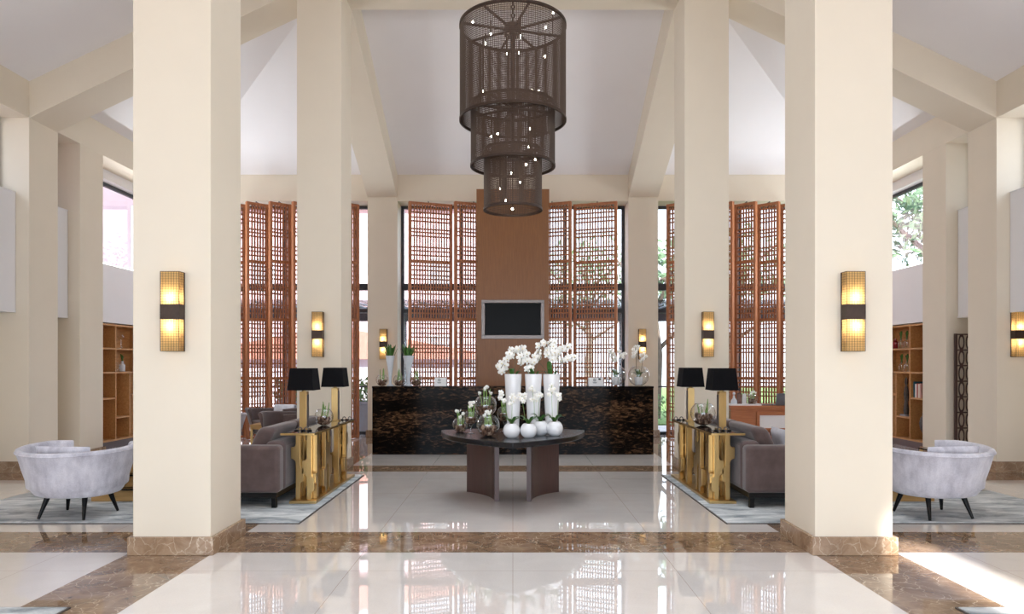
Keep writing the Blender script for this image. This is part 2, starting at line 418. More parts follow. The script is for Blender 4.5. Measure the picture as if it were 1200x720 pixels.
# entrance front behind the camera: wide glazed opening, added roof to block sun, slot cut to shape its streak
w = B()
box(w, -7.5, 7.5, -3.4, -3.2, 3.5, 4.4); box(w, -7.5, 2.90, -3.4, -3.2, 4.4, 6.45); box(w, 3.36, 7.5, -3.4, -3.2, 4.4, 6.45); box(w, -7.5, 7.5, -3.4, -3.2, 6.45, 7.6)
box(w, -7.5, -6.4, -3.4, -3.2, 0, 3.5); box(w, 6.4, 7.5, -3.4, -3.2, 0, 3.5)
tag(obj('wall_front', w, 'cream_paint', smooth=False), 'cream entrance wall behind the camera with a wide opening', 'wall', kind='structure')
w = B(); box(w, -7.6, 7.6, -9.0, -3.4, 3.55, 3.75)  # unseen roof added to keep sun out of the lower opening
for x in (-7, -2.6, 2.6, 7): box(w, x-.2, x+.2, -8.9, -8.5, -.05, 3.55)
tag(obj('sun_block_roof', w, 'white_paint', smooth=False), 'unseen roof added to block sun outside the entrance behind the camera', 'sun blocker', kind='structure')

# ------------------------------------------------------------------ outside, seen through the glass
g = B(); box(g, -40, 40, -30, 60, -.12, -.061)
tag(obj('ground', g, 'paving', smooth=False), 'pale paved ground outside the glazed bays', 'ground', kind='structure')
g = B(); box(g, 1.0, 30, 17.6, 45, -.06, -.03)
tag(obj('lawn', g, 'lawn_green', smooth=False), 'green lawn outside on the right', 'lawn', kind='structure')
def house(label, x0, x1, y0, y1, h, mat, wins, roofm='terracotta', rh=1.6):
    t = thing('building', label, 'building', ((x0+x1)/2, (y0+y1)/2, -.06))
    X, Y = (x1-x0)/2, (y1-y0)/2
    obj('walls', box(B(), -X, X, -Y, Y, 0, h), mat, t)
    obj('roof', prism(B(), [(-X-.4, h), (X+.4, h), (X+.4, h+.2), (0, h+rh), (-X-.4, h+.2)], 'y', -Y-.4, Y+.4), roofm, t)
    for (face, a, z, ww, hh) in wins:
        b, p = B(), B()
        if face == 'y': box(b, a-ww/2, a+ww/2, -Y-.05, -Y+.02, z, z+hh); box(p, a-ww/2+.08, a+ww/2-.08, -Y-.07, -Y-.05, z+.08, z+hh-.08)
        else:
            sx = face; box(b, sx*X-.02, sx*X+sx*.05, a-ww/2, a+ww/2, z, z+hh); box(p, sx*(X+.05), sx*(X+.07), a-ww/2+.08, a+ww/2-.08, z+.08, z+hh-.08)
        o = obj('window', b, 'white_paint', t); obj('pane', p, 'planter_grey', o)
    return t
house('low grey building with red roof outside beyond the left back glazing', -10.5, -1.4, 24, 32, 1.7, 'lilac_render', [('y', x, .3, .9, 1.0) for x in (-3, -.6, 1.8)], 'terracotta', 1.1)
house('tall pink rendered building outside behind the red one', -16, .5, 36, 44, 9.5, 'pink_render', [('y', x, z, 1.2, 1.8) for x in (-5, -2, 1, 4, 6.6) for z in (1.2, 5.2)])
house('pink rendered building outside the left side windows', -16, -11, 6, 22, 7.5, 'pink_render', [(1, y, 4.2, 1.5, 1.9) for y in (-7, -3.5, 0, 3.5, 7)])
def leaf_cloud(bm, c, R, n, size, sq=.8):
    for _ in range(n):
        u = Vector((random.gauss(0, 1), random.gauss(0, 1), random.gauss(0, 1))).normalized()*R*(random.random()**.4)
        p = Vector(c)+Vector((u.x, u.y, u.z*sq))
        a = Vector((random.gauss(0, 1), random.gauss(0, 1), random.gauss(0, 1))).normalized(); b = a.orthogonal().normalized()
        l, wd = size*random.uniform(.7, 1.3), size*.4
        v = [bm.verts.new(q) for q in (p-a*l, p+b*wd, p+a*l, p-b*wd)]
        bm.faces.new(v)
def tree(label, x, y, h, R, dens=900):
    t = thing('garden_tree', label, 'tree', (x, y, -.06), group='trees in the garden')
    b = B(); tube(b, [(0, 0, 0), (.1, 0, h*.3), (-.05, .1, h*.6), (0, 0, h*.8)], [.2, .15, .1, .04], 8)
    for k in range(7):
        a = k*2.4; z = h*(.3+.06*k)
        tube(b, [(0, 0, z), (R*.4*math.cos(a), R*.4*math.sin(a), z+h*.1), (R*.8*math.cos(a), R*.8*math.sin(a), z+h*.22)], [.08, .05, .02], 6)
    obj('trunk', b, 'bark', t)
    f = B()
    for k in range(9):
        a = k*2.4; rr = R*.6*(k/9)**.5
        leaf_cloud(f, (rr*math.cos(a), rr*math.sin(a), h*.66+random.uniform(-.2, .25)*h*.6), R*.55, dens//9, .16)
    o = obj('foliage', f, 'tree_green', t, smooth=False)
tree('loose leafy tree outside the bookcase window on the right', 10.6, 17.5, 7.5, 2.6, 1500)
tree('garden tree seen in the gap right of the desk', 3.9, 19.5, 6.0, 1.5, 500)
tree('garden tree farther off behind the right screens', 7.2, 24, 7.0, 2.6)
tree('tree at the far end of the lawn outside', 3.6, 34, 8.5, 3.2)
def shrub(label, x, y, r, h, planter):
    t = thing('potted_shrub' if planter else 'garden_shrub', label, 'shrub', (x, y, -.06))
    z = 0
    if planter:
        obj('planter', lathe(B(), [(.26, 0), (.33, .62), (.36, .64), (.36, .68), (.31, .68), (.3, .6)], 20), 'planter_grey', t); z = .55
    f = B(); leaf_cloud(f, (0, 0, z+h/2), r, 420, .06, h/(2*r)); obj('foliage', f, 'hedge_green', t, smooth=False)
    s_ = B(); tube(s_, [(0, 0, z-.1 if planter else 0), (.02, 0, z+h*.6)], .025); obj('stem', s_, 'bark', t)
shrub('round green shrub in a grey planter outside left of the desk', -3.35, 16.3, .42, .7, True)
shrub('round green shrub in a grey planter behind the left screens', -5.2, 16.5, .42, .75, True)
shrub('low green shrub on the lawn outside right of the desk', 3.5, 18.3, .6, .8, False)
shrub('low green shrub on the lawn behind the right screens', 5.8, 19, .7, .9, False)
shrub('low green shrub outside behind the middle glazing', -.9, 18.6, .6, .9, False)
# glass canopy outside the back glazing
t = thing('glass_canopy', 'glass canopy on grey bars outside above the back glazing', 'canopy', (0, 15.9, 2.5))
obj('glass_sheet', box(B(), -7, 7, -.9, .9, .34, .352), 'pane_glass', t, smooth=False)
b = B()
for k in range(29):
    x = -7+k*.5; tube(b, [(x, -.9, .30), (x, .95, .30)], .022, 4); tube(b, [(x, -.85, .30), (x+.5, .9, .28)], .012, 4)
obj('bars', b, 'planter_grey', t)
obj('front_gutter', box(B(), -7.1, 7.1, .92, 1.1, 0, .34), 'dark_frame', t)
b = B()
for x in (-6.9, -2.6, 2.6, 6.9): box(b, x-.05, x+.05, .96, 1.06, -2.56, 0)
obj('posts', b, 'dark_frame', t)
# ------------------------------------------------------------------ wooden screens
FR = (.05, .13, .22, .29, .43, .49, .56, .76, .83, .91)
RZ = [.03, 1.19, 2.345, 3.48, 4.61]                                # rail heights
def make_screen(w, label, group, s=-1, ang=0):
    t = thing('lattice_screen', label, 'wooden screen', (0, 0, 0), 0, group)
    sw, th = .055, .042
    for x0 in (0, w-sw): obj('stile', box(B(), x0, x0+sw, -th, th, .004, 4.64), 'screen_wood', t, bevel=.004)
    for z in RZ: obj('rail', box(B(), sw, w-sw, -th*.9, th*.9, z-.028 if z > .1 else .006, z+.028), 'screen_wood', t)
    nb = max(5, round((w-2*sw)/.056))
    for i, (a, b_) in enumerate(zip(RZ, RZ[1:])):
        b = B(); a += .028; b_ -= .028
        for k in range(1, nb):
            x = sw+(w-2*sw)*k/nb; box(b, x-.0115, x+.0115, -.04, .0, a, b_)
        for q in FR:
            z = b_-(b_-a)*q; box(b, sw, w-sw, 0, .034, z-.0125, z+.0125)
        obj('lattice', b, 'screen_wood', t, smooth=False)
    dx, dy = math.sin(ang), -s*math.cos(ang)
    b = B(); tube(b, [(w*.45, 0, 4.64), (w*.45, 0, 4.665), (w*.45+dx*.42, dy*.42, 4.665)], .009, 6); obj('wall_arm', b, 'dark_frame', t)
    return t
def hang(t, s, xo, yo, ang, label=None):
    """edge nearer the room at (xo, yo); the panel runs inward/backward by ang"""
    t.location = (xo, yo, 0); t.rotation_euler = (0, 0, ang if s < 0 else PI-ang)
    if label: t['label'] = label
G1, G2 = 'wide lattice screens behind the desk', 'narrow lattice screens in the side bays'
for s in (-1, 1):
    wide = make_screen(.87, 'x', G1, s, math.radians(19.5)); first = True
    for x, txt in ((2.03, f'wide wooden lattice screen behind the {side(s)} end of the desk, beside the pilaster'),
                   (1.14, f'wide wooden lattice screen half hidden by the {side(s)} edge of the wood panel')):
        o = wide if first else dup(wide); first = False
        hang(o, s, s*x, 13.7, math.radians(19.5), txt)
order = ['beside the gap next to the pilaster', 'mostly hidden behind the second column', 'just showing beside the second column',
         'second out from the second column', 'third out from the second column', 'at the edge of the nearest column', 'hidden behind the nearest column, innermost', 'hidden behind the nearest column, outermost']
for s in (-1, 1):
    narrow = make_screen(.44, 'x', G2, s, math.radians(43)); first = True
    for k in range(7):
        xr = (182-26.35*k)*14.0/F+ (0 if k == 0 else 0)
        px = 420-26.5*k; xi = (601-px)*14.0/F                     # inner, farther edge
        o = narrow if first else dup(narrow); first = False
        hang(o, s, s*(xi+.44*math.cos(math.radians(43))), 13.7, math.radians(43), f'narrow wooden lattice screen in the {side(s)} bay, {order[k]}')

# wood panel behind the desk with television
t = thing('panel_wall', 'tall smooth wood panel rising behind the middle of the desk', 'wood panel', (0, 13.42, 0))
b = B()
box(b, -.69, .69, -.08, .1, 0, 1.95); box(b, -.69, .69, -.08, .1, 2.69, 4.79); box(b, -.69, -.595, -.08, .1, 1.95, 2.69); box(b, .595, .69, -.08, .1, 1.95, 2.69); box(b, -.6, .6, .06, .1, 1.95, 2.69)
obj('panel', b, 'panel_wood', t, smooth=False)
b = B(); w_, h0, h1 = .595, 1.95, 2.69
box(b, -w_, w_, -.085, .06, h0, h0+.07); box(b, -w_, w_, -.085, .06, h1-.06, h1); box(b, -w_, -w_+.065, -.085, .06, h0+.07, h1-.06); box(b, w_-.065, w_, -.085, .06, h0+.07, h1-.06)
obj('niche_frame', b, 'silver_metal', t, bevel=.004)
t = thing('television', 'black wall television set in the silver framed niche', 'television', (0, 13.42, 2.025))
obj('casing', box(B(), -.527, .527, -.02, .055, 0, .6), 'black_wood', t, bevel=.004)
obj('screen', box(B(), -.515, .515, -.024, -.0195, .015, .588), 'screen_black', t, smooth=False)

# reception desk
t = thing('reception_desk', 'long black marble reception desk with golden veins', 'desk', (0, 11.44, 0))
obj('front_panel', box(B(), -2.285, 2.285, 0, .06, .0, 1.08), 'black_gold_marble', t, bevel=.003)
obj('counter_top', box(B(), -2.29, 2.29, -.004, .5, 1.08, 1.11), 'black_gold_marble', t, bevel=.003)
for s in (-1, 1): obj('end_panel', box(B(), s*2.285, s*2.225, .06, .85, 0, 1.08), 'black_gold_marble', t)
obj('work_top', box(B(), -2.22, 2.22, .06, .85, .74, .77), 'dark_oak', t)

# small white cards with an emblem on the desk
for s, x0, w in ((-1, 509.5, 14), (1, 689, 18)):
    c = at(x0+w/2, 453, 11.62)
    t = thing('tent_card', f'small white tent card with round emblem on the {side(s)} part of the desk', 'card', (c.x, 11.62, 1.11), .1*s)
    hw = w/2*11.6/F
    obj('card', prism(B(), [(-.05, 0), (-.046, 0), (0, .132), (.046, 0), (.05, 0), (.002, .14), (-.002, .14)], 'x', -hw, hw), 'paper', t, smooth=False)
    e = B(); tl = Matrix.Rotation(-math.atan(.05/.14), 4, 'X')
    ring(e, .017, .005, 0, 20, 5, flat=.3)
    e.transform(Matrix.Translation((-.02, -.0175, .098)) @ tl @ Matrix.Rotation(PI/2, 4, 'X'))
    obj('emblem', e, 'ink', t)
    e = B()
    for k, (z, l) in enumerate(((.062, .035), (.05, .026))): box(e, -.02-l, -.02+l, -.001, .001, z-.003, z+.003)
    for v in e.verts: v.co.y += -.05+v.co.z*(.05/.14)-.0012
    obj('lettering', e, 'ink', t, smooth=False)
    if s > 0:
        e = B(); box(e, .045, .085, -.001, .001, .1, .125)
        for v in e.verts: v.co.y += -.05+v.co.z*(.05/.14)-.0012
        obj('dark_mark', e, 'ink', t, smooth=False)

# ------------------------------------------------------------------ flowers
def blossom_mesh():
    b = B()
    for k in range(5):
        a = PI/2+2*PI*k/5; wide_ = k in (1, 4)
        r = Matrix.Rotation(a, 3, 'Y')
        R = Matrix.Rotation(-(a), 3, 'Y')
        L, W = (.022, .02) if wide_ else (.021, .013)
        m3 = R @ Matrix.Rotation(.35, 3, 'Z')
        c = R @ Vector((L*.95, 0, 0)); c.y -= .004
        ball(b, c, L, .004, W, 8, 5, m3)
    ball(b, (0, -.012, -.002), .006, .009, .007, 8, 5)
    for f in b.faces: f.material_index = 0
    for f in b.faces:
        if f.calc_center_median().y < -.0125: f.material_index = 1
    return b
_src = obj('blossom', blossom_mesh(), None, mats=['petal', 'flower_centre']); BLOS = _src.data; bpy.data.objects.remove(_src)
def blossom(p, parent, sc=1.0, rng=.5):
    o = bpy.data.objects.new('blossom', BLOS); C.objects.link(o); o.parent = parent
    o.location = p; o.scale = (sc, sc, sc); o.rotation_euler = (random.uniform(-.4, .4), random.uniform(-.6, .6), random.uniform(-rng*1.6, rng*1.6))
    return o
def leaf_obj(parent, base, tip, w, mat='leaf', name='leaf', arch=.03):
    base, tip = Vector(base), Vector(tip); d = tip-base
    sd = d.cross(Vector((0, 0, 1)));  sd = sd.normalized() if sd.length > 1e-4 else Vector((1, 0, 0))
    n = sd.cross(d).normalized()
    b = B(); rings = []
    for i in range(7):
        u = i/6; wd = w*(math.sin(PI*min(.97, .12+.85*u))**.8)
        c = base+d*u+Vector((0, 0, arch*math.sin(PI*u)*2*d.length/.2 if d.length else 0))
        rings.append([c-sd*wd-n*-.25*wd, c-n*.002, c+sd*wd+n*.25*wd, c+n*.003])
    loft(b, rings); return obj(name, b, mat, parent)
def pts_loc(px, d, o, jit=.04):
    return [at(x, y, d+random.uniform(-jit, jit))-Vector(o) for x, y in px]
def orchid(t, o, d, flowers, stems, sc, stem_mat='stem_brown', jit=.04, r=.0035):
    """t: the plant's empty at o; flowers and stems given by where they stand"""
    for s_ in stems:
        base, pts = s_
        q = [Vector(base)]+[at(x, y, d)-Vector(o) for x, y in pts]
        # smooth the run
        out = []
        for i in range(len(q)-1):
            for u in (0, .33, .66): out.append(q[i].lerp(q[i+1], u))
        out.append(q[-1]); b = B(); tube(b, out, r, 5); obj('stem', b, stem_mat, t)
    for p in pts_loc(flowers, d, o, jit): blossom(p, t, sc)
def cz(px, py): return (520+px/5.144, 390+py/5.144)               # from the table-top close-up

ZT = .72                                                           # table top height
# centre table: three-cornered top with bowed sides, two curved panel legs
t = thing('centre_table', 'dark three-cornered table with bowed edges in the middle of the hall', 'table', (0, 7.9, 0))
W2, yb, yf = .815, .12, -1.2
cor = [Vector((-W2, yb)), Vector((0, yf)), Vector((W2, yb))]
def bow(a, b_, c, n=14):
    m = (a+b_)/2; dr = (m-c).normalized(); L = (b_-a).length; out = []
    for i in range(n):
        u = i/n; out.append(a+(b_-a)*u+dr*(L*.13*4*u*(1-u)))
    return out
cen = Vector((0, -.33))
poly = bow(cor[0], cor[1], cen)+bow(cor[1], cor[2], cen)+bow(cor[2], cor[0], cen)
out = []
obj('top', prism(B(), [tuple(p) for p in poly], 'z', ZT-.055, ZT), 'table_black', t, bevel=.006)
obj('seam', box(B(), -.0015, .0015, yf+.02, .3, ZT-.001, ZT+.0008), 'dark_oak', t, smooth=False)
for s in (-1, 1):
    a, b_ = Vector((s*.195, -.375)), Vector((s*.53, .2))
    nrm = Vector((-s*(b_-a).y*s, (b_-a).x*s)); nrm = Vector((-(b_-a).y, (b_-a).x)).normalized()
    if nrm.dot(Vector((-s, .5))) < 0: nrm = -nrm
    A, D = [], []
    for i in range(17):
        u = i/16; bend = .085*4*u*(1-u)
        p = a+(b_-a)*u+nrm*bend; A.append(tuple(p)); D.append((p.x-s*.048*(1-u)-s*.012*u, p.y+.006*(1-u)+.05*u))
    obj('leg', prism(B(), A+D[::-1], 'z', 0, ZT-.055), 'dark_oak', t, ang=30)

# tall white vases with orchids
TV = [('left', 601.3, [(480,95),(440,110),(405,105),(395,130),(380,160),(350,185),(345,220),(365,215),(460,145),(490,160),(500,130),(505,170),(465,180),(375,195),(410,140),(330,205),(450,100),(480,120),(350,235)], [((0, 0, .6), [cz(432, 190), cz(430, 130), cz(400, 115), cz(345, 215)]), ((.01, .01, .6), [cz(465, 200), cz(470, 150), cz(480, 100)])]),
      ('middle', 625, [(515,210),(530,190),(550,145),(570,120),(570,80),(545,175),(505,220),(575,150),(525,215),(600,62)], [((0, 0, .6), [cz(562, 200), cz(568, 140), cz(590, 60)]), ((-.01, 0, .6), [cz(510, 230), cz(535, 180), cz(570, 110)])]),
      ('right', 646.3, [(600,65),(640,65),(660,85),(625,105),(650,135),(680,155),(715,95),(750,85),(715,170),(745,160),(770,160),(790,150),(700,105),(665,60),(625,135),(690,125),(735,95),(668,120),(760,150),(655,160)], [((0, 0, .6), [cz(610, 220), cz(575, 180), cz(600, 100), cz(650, 55)]), ((.01, 0, .6), [cz(690, 190), cz(690, 130), cz(750, 85)]), ((.01, .01, .6), [cz(700, 200), cz(725, 160), cz(795, 150)])])]
for nm, px, fl_, st in TV:
    c = at(px, 438.6, 7.6); o = Vector((c.x, 7.6, ZT))
    t = thing('orchid_vase', f'tall white tapered vase of white orchids, {nm} of the three on the table', 'vase', o, 0, 'tall orchid vases on the table')
    obj('vase', lathe(B(), [(.056, 0), (.06, .004), (.092, .635), (.092, .643), (.086, .643), (.08, .56)], 32), 'ceramic', t)
    obj('soil', lathe(B(), [(.0805, .56), (.07, .6), (.02, .61)], 18), 'bulb_soil', t)
    orchid(t, o, 7.6, [cz(*p) for p in fl_], st, 1.12, jit=.07)
    for k in range(5):
        a = k*1.3+.4; leaf_obj(t, (.03*math.cos(a), .03*math.sin(a), .6), (.1*math.cos(a), .08*math.sin(a), .7 if k % 2 else .67), .022)
    if nm == 'right': leaf_obj(t, (-.02, 0, .6), (-.03, -.02, .78), .03)
# small round pots
SP = [('front pot at the left end of the row', 599.5, 7.17, [(350,375),(340,395),(365,410),(405,395),(420,415),(400,430),(430,395),(345,360),(415,380)], [cz(410, 530), cz(412, 430), cz(400, 390)], [cz(385, 520), cz(365, 420), cz(345, 375)]),
      ('front pot second along the row', 619.4, 7.17, [(470,380),(465,400),(490,395),(480,415),(455,375),(488,375)], [cz(492, 530), cz(480, 450), cz(470, 380)], None),
      ('pot tucked behind the others in the row', 633.5, 7.42, [(530,330),(555,380),(570,385),(545,400),(560,410),(590,380),(520,345),(575,370),(540,350),(530,405)], [cz(547, 520), cz(545, 420), cz(530, 330)], [cz(572, 520), cz(572, 440), cz(580, 375)]),
      ('front pot at the right end of the row', 649.8, 7.37, [(650,320),(640,345),(665,340),(635,375),(660,360),(690,380),(700,400),(680,370),(650,345),(698,375)], [cz(655, 510), cz(652, 420), cz(650, 320)], [cz(685, 510), cz(688, 440), cz(690, 370)])]
for nm, px, d, fl_, s1, s2 in SP:
    c = at(px, 500, d); o = Vector((c.x, d, ZT)); r = 9.9*d/F
    t = thing('orchid_pot', f'small round white pot with white orchid, {nm}', 'plant pot', o, 0, 'small orchid pots on the table')
    prof = [(r*.45, 0)]+[(r*math.sin(a), r*.88-r*math.cos(a)) for a in [PI*(.17+.07*k) for k in range(10)]]+[(r*.55, r*1.62)]
    obj('pot', lathe(B(), prof, 28), 'ceramic', t)
    obj('soil', lathe(B(), [(r*.56, r*1.6), (r*.3, r*1.68)], 14), 'bulb_soil', t)
    orchid(t, o, d, [cz(*p) for p in fl_], [((0, 0, r*1.6), q) for q in (s1, s2) if q], .72, 'stem', .02, .0025)
    for k, a in enumerate((.2, 2.9, 4.2, 5.4)):
        leaf_obj(t, (.01*math.cos(a), .01*math.sin(a), r*1.6), (.11*math.cos(a), .07*math.sin(a), r*1.6+(.075 if k % 2 else .05)), .03)

def bulb_plant(t, c, r, z0, flowers=True, n=5, hgt=.14, o=None, seed=0):
    """bulbs, shoots and little flowers; c is the bowl centre height, r its radius"""
    rnd = random.Random(seed)
    b = B()
    for k in range(16):
        a = k*2.4; q = r*(.66 if k > 5 else .5)*((k % 8+.5)/8)**.5
        ball(b, (q*math.cos(a), q*math.sin(a), z0+r*(.40 if k < 8 else .72)+rnd.uniform(0, .012)), r*.23, r*.23, r*.29, 8, 6)
    lathe(b, [(r*.25, z0+.004), (r*.62, z0+r*.18), (r*.72, z0+r*.4)], 16)
    obj('bulbs', b, 'bulb_soil', t)
    for k in range(n):
        a = 2*PI*k/n+rnd.uniform(-.3, .3); q = r*.3
        base = Vector((q*math.cos(a), q*math.sin(a), z0+r*.8)); tip = base+Vector((rnd.uniform(-.25, .25)*r, rnd.uniform(-.2, .2)*r, hgt*rnd.uniform(.65, 1.1)))
        b = B(); tube(b, [base, base.lerp(tip, .5)+Vector((.004, 0, 0)), tip], [.0105, .008, .004], 6)
        s_ = obj('shoot', b, 'stem', t)
        if flowers and k % 3 != 1:
            for j in range(3): blossom(tip+Vector((rnd.uniform(-.016, .016), rnd.uniform(-.012, .012), rnd.uniform(-.012, .014))), t, .5, 1)
def bowl_prof(r, z0, open_=.62):
    P_ = []
    for k in range(14):
        a = PI*(.10+k*(1-open_*.36-.10)/13); P_.append((r*math.sin(a), z0+r-r*math.cos(a)))
    return P_
def fish_bowl(name, label, o, r, stem=0, seed=1, flowers=True, group=None, hgt=.14, n=5, cat='glass bowl'):
    t = thing(name, label, cat, o, 0, group)
    r *= 1.06; b = B(); z0 = stem
    pr = bowl_prof(r, z0)
    if stem:
        pr = [(r*.62, 0), (r*.6, .006), (r*.12, .018), (r*.1, stem*.6), (r*.3, stem+r*.04)]+pr[1:]
    lathe(b, pr, 30, cap1=False); obj('glass', b, 'bowl_glass', t)
    rm = B(); ring(rm, pr[-1][0], .0022, pr[-1][1], 30, 5); obj('rim', rm, 'bowl_glass', t)
    bulb_plant(t, z0+r, r, z0, flowers, n, hgt, seed=seed)
    return t
fish = [('leftmost round glass bowl of bulbs on the table', 539.4, 7.75, .08, 0, .15), ('footed glass goblet of sprouting bulbs at the left of the table', 551.7, 7.6, .074, .1, .17),
        ('round glass bowl of dark bulbs at the front of the group', 572, 7.3, .113, 0, .15), ('raised glass bowl of white flowers at the back of the group', 569, 7.9, .12, .16, .23),
        ('footed glass goblet of white flowers beside the left white pot', 591.7, 7.8, .085, .115, .2)]
for k, (lb, px, d, r, st, hg) in enumerate(fish):
    c = at(px, 500, d); fish_bowl('bulb_bowl', lb, (c.x, d, ZT), r, st, 11+k, True, 'glass bowls of bulbs on the table', hg, 6)

# things on the desk: flared vases of leaves, little bowls, orchid globes
ZD = 1.11
for nm, px, wtop in (('left', 457.3, .078), ('right', 478.7, .094)):
    c = at(px, 453, 11.7)
    t = thing('flared_vase', f'flared frosted white vase of green leaves, {nm} of the pair on the desk', 'vase', (c.x, 11.7, ZD), 0, 'leaf vases on the desk')
    k = wtop/.078
    obj('vase', lathe(B(), [(.055*k, 0), (.055*k, .012), (.024*k, .03), (.022*k, .1), (.034*k, .22), (.055*k, .38), (wtop, .5), (wtop*.93, .5), (.04*k, .4)], 26), 'frosted_white', t)
    for j in range(22):
        a = j*2.4; q = wtop*.8*((j+.5)/22)**.5
        leaf_obj(t, (q*.6*math.cos(a), q*.6*math.sin(a), .42), (q*2.0*math.cos(a), q*1.4*math.sin(a), .66+random.uniform(-.05, .04)), .026, arch=0)
for nm, px, r in (('left of the leaf vases', 447.8, .095), ('between the two leaf vases', 467.5, .09), ('right of the leaf vases', 487.8, .1)):
    c = at(px, 453, 11.58); fish_bowl('bulb_bowl', f'small clear glass bowl of bulbs on the desk {nm}', (c.x, 11.58, ZD), r, 0, int(px), False, 'small glass bowls on the desk', .2, 4)
def dz(px, py): return (680+px/9, 390+py/9)
for nm, px, fl_, st in (('left', 721.5, [(300,190),(330,185),(345,215),(330,250),(360,240),(375,270),(370,295),(410,200),(440,235),(455,260),(425,250),(470,225),(350,285),(320,215)], [[(350, 400), (345, 300), (320, 190)], [(375, 400), (400, 300), (440, 230)]]),
                        ('right', 748.3, [(580,150),(560,180),(600,170),(565,220),(590,200),(560,255),(640,240),(670,225),(690,250),(660,280),(645,300),(610,150),(575,240),(675,265)], [[(590, 420), (590, 300), (580, 150)], [(640, 420), (655, 320), (665, 230)]])):
    d = 11.62; c = at(px, 453, d); o = Vector((c.x, d, ZD)); r = .175
    t = thing('orchid_globe', f'glass globe with potted white orchid, {nm} of the two on the desk', 'glass globe', o, 0, 'orchid globes on the desk')
    obj('glass', lathe(B(), bowl_prof(r, 0, .5), 32, cap1=False), 'bowl_glass', t)
    obj('pot', lathe(B(), [(.06, .02), (.072, .15), (.068, .15), (.06, .12)], 22), 'ceramic', t)
    obj('soil', lathe(B(), [(.064, .125), (.03, .145)], 14), 'bulb_soil', t)
    orchid(t, o, d, [dz(*p) for p in fl_], [((0, 0, .13), [dz(*q) for q in s_]) for s_ in st], .95, 'stem_brown', .03, .004)
    for k in range(5):
        a = k*1.26+.3; leaf_obj(t, (.02*math.cos(a), .02*math.sin(a), .14), (.13*math.cos(a), .08*math.sin(a), .22+.05*(k % 2)), .036)

# ------------------------------------------------------------------ lit wall lamps
def make_sconce(label, loc):
    t = thing('wall_sconce', label, 'wall lamp', loc)
    w, d, h = .0725, .095, .608
    obj('back_plate', box(B(), -w, w, -.008, 0, 0, h), 'bronze', t)
    obj('middle_band', box(B(), -w-.002, w+.002, -d-.002, -.008, .245, .358), 'bronze', t, bevel=.002)
    for z0, z1 in ((0, .245), (.358, h)):
        f = B(); e = .0035
        for x in (-w, w-e):
            box(f, x, x+e, -d, -d+e, z0, z1); box(f, x, x+e, -.013, -.008, z0, z1)
        z = z0 if z0 == 0 else z1-e
        box(f, -w, w, -d, -d+e, z, z+e); box(f, -w, -w+e, -d, -.008, z, z+e); box(f, w-e, w, -d, -.008, z, z+e)
        nh, nv = 13, 7
        for k in range(1, nh):
            zz = z0+(z1-z0)*k/nh; box(f, -w, w, -d-.0006, -d+.001, zz-.0008, zz+.0008)
            for x in (-w, w-.0016): box(f, x-.0006, x+.0022, -d, -.008, zz-.0008, zz+.0008)
        for k in range(1, nv):
            x = -w+2*w*k/nv; box(f, x-.0008, x+.0008, -d-.0006, -d+.001, z0, z1)
        for k in range(1, 5):
            y = -d+(d-.008)*k/5
            for x in (-w, w-.0016): box(f, x-.0006, x+.0022, y-.0008, y+.0008, z0, z1)
        g = obj('lattice', f, 'bronze', t, smooth=False)
        b = B(); q = w-.004
        loft(b, [[(-q, -.009, z), (-q, -d+.004, z), (q, -d+.004, z), (q, -.009, z)] for z in (z0+.001, z1-.001)], False, False, False)
        obj('diffuser', b, 'amber_diffuser', t, smooth=False)
        zz = .20 if z0 == 0 else .403
        b = B(); ball(b, (0, -d*.5, zz), .013, .013, .022); obj('bulb', b, 'bulb_glow', t)
    return t
def sconce_light(t):
    for z in (.19, .413):
        L = bpy.data.lights.new('sconce_lamp', 'POINT'); L.energy = SCONCE_W; L.color = (1, .72, .40); L.shadow_soft_size = .02
        o = bpy.data.objects.new('sconce_lamp', L); C.objects.link(o); o.parent = t; o.location = (0, -.05, z)
SCONCE_W = .95
sc = []
proto = make_sconce('x', (0, 0, 0)); used = False
for s in (-1, 1):
    for x, y, lb in ((2.60, 5.428, f'lit lattice wall lamp on the nearest {side(s)} column'), (2.63, 9.548, f'lit wall lamp on the second column, {side(s)}, above the table lamps'),
                     (2.60, 14.198, f'lit wall lamp on the {side(s)} pilaster behind the desk end')):
        o = proto if not used else dup(proto); used = True
        o['label'] = lb; o.location = (s*x, y, 1.567); sc.append(o)
o = dup(proto); o['label'] = 'lit wall lamp on the right wall pier at the edge'; o.location = (6.82, 9.548, 1.567); sc.append(o)
for o in sc: sconce_light(o)

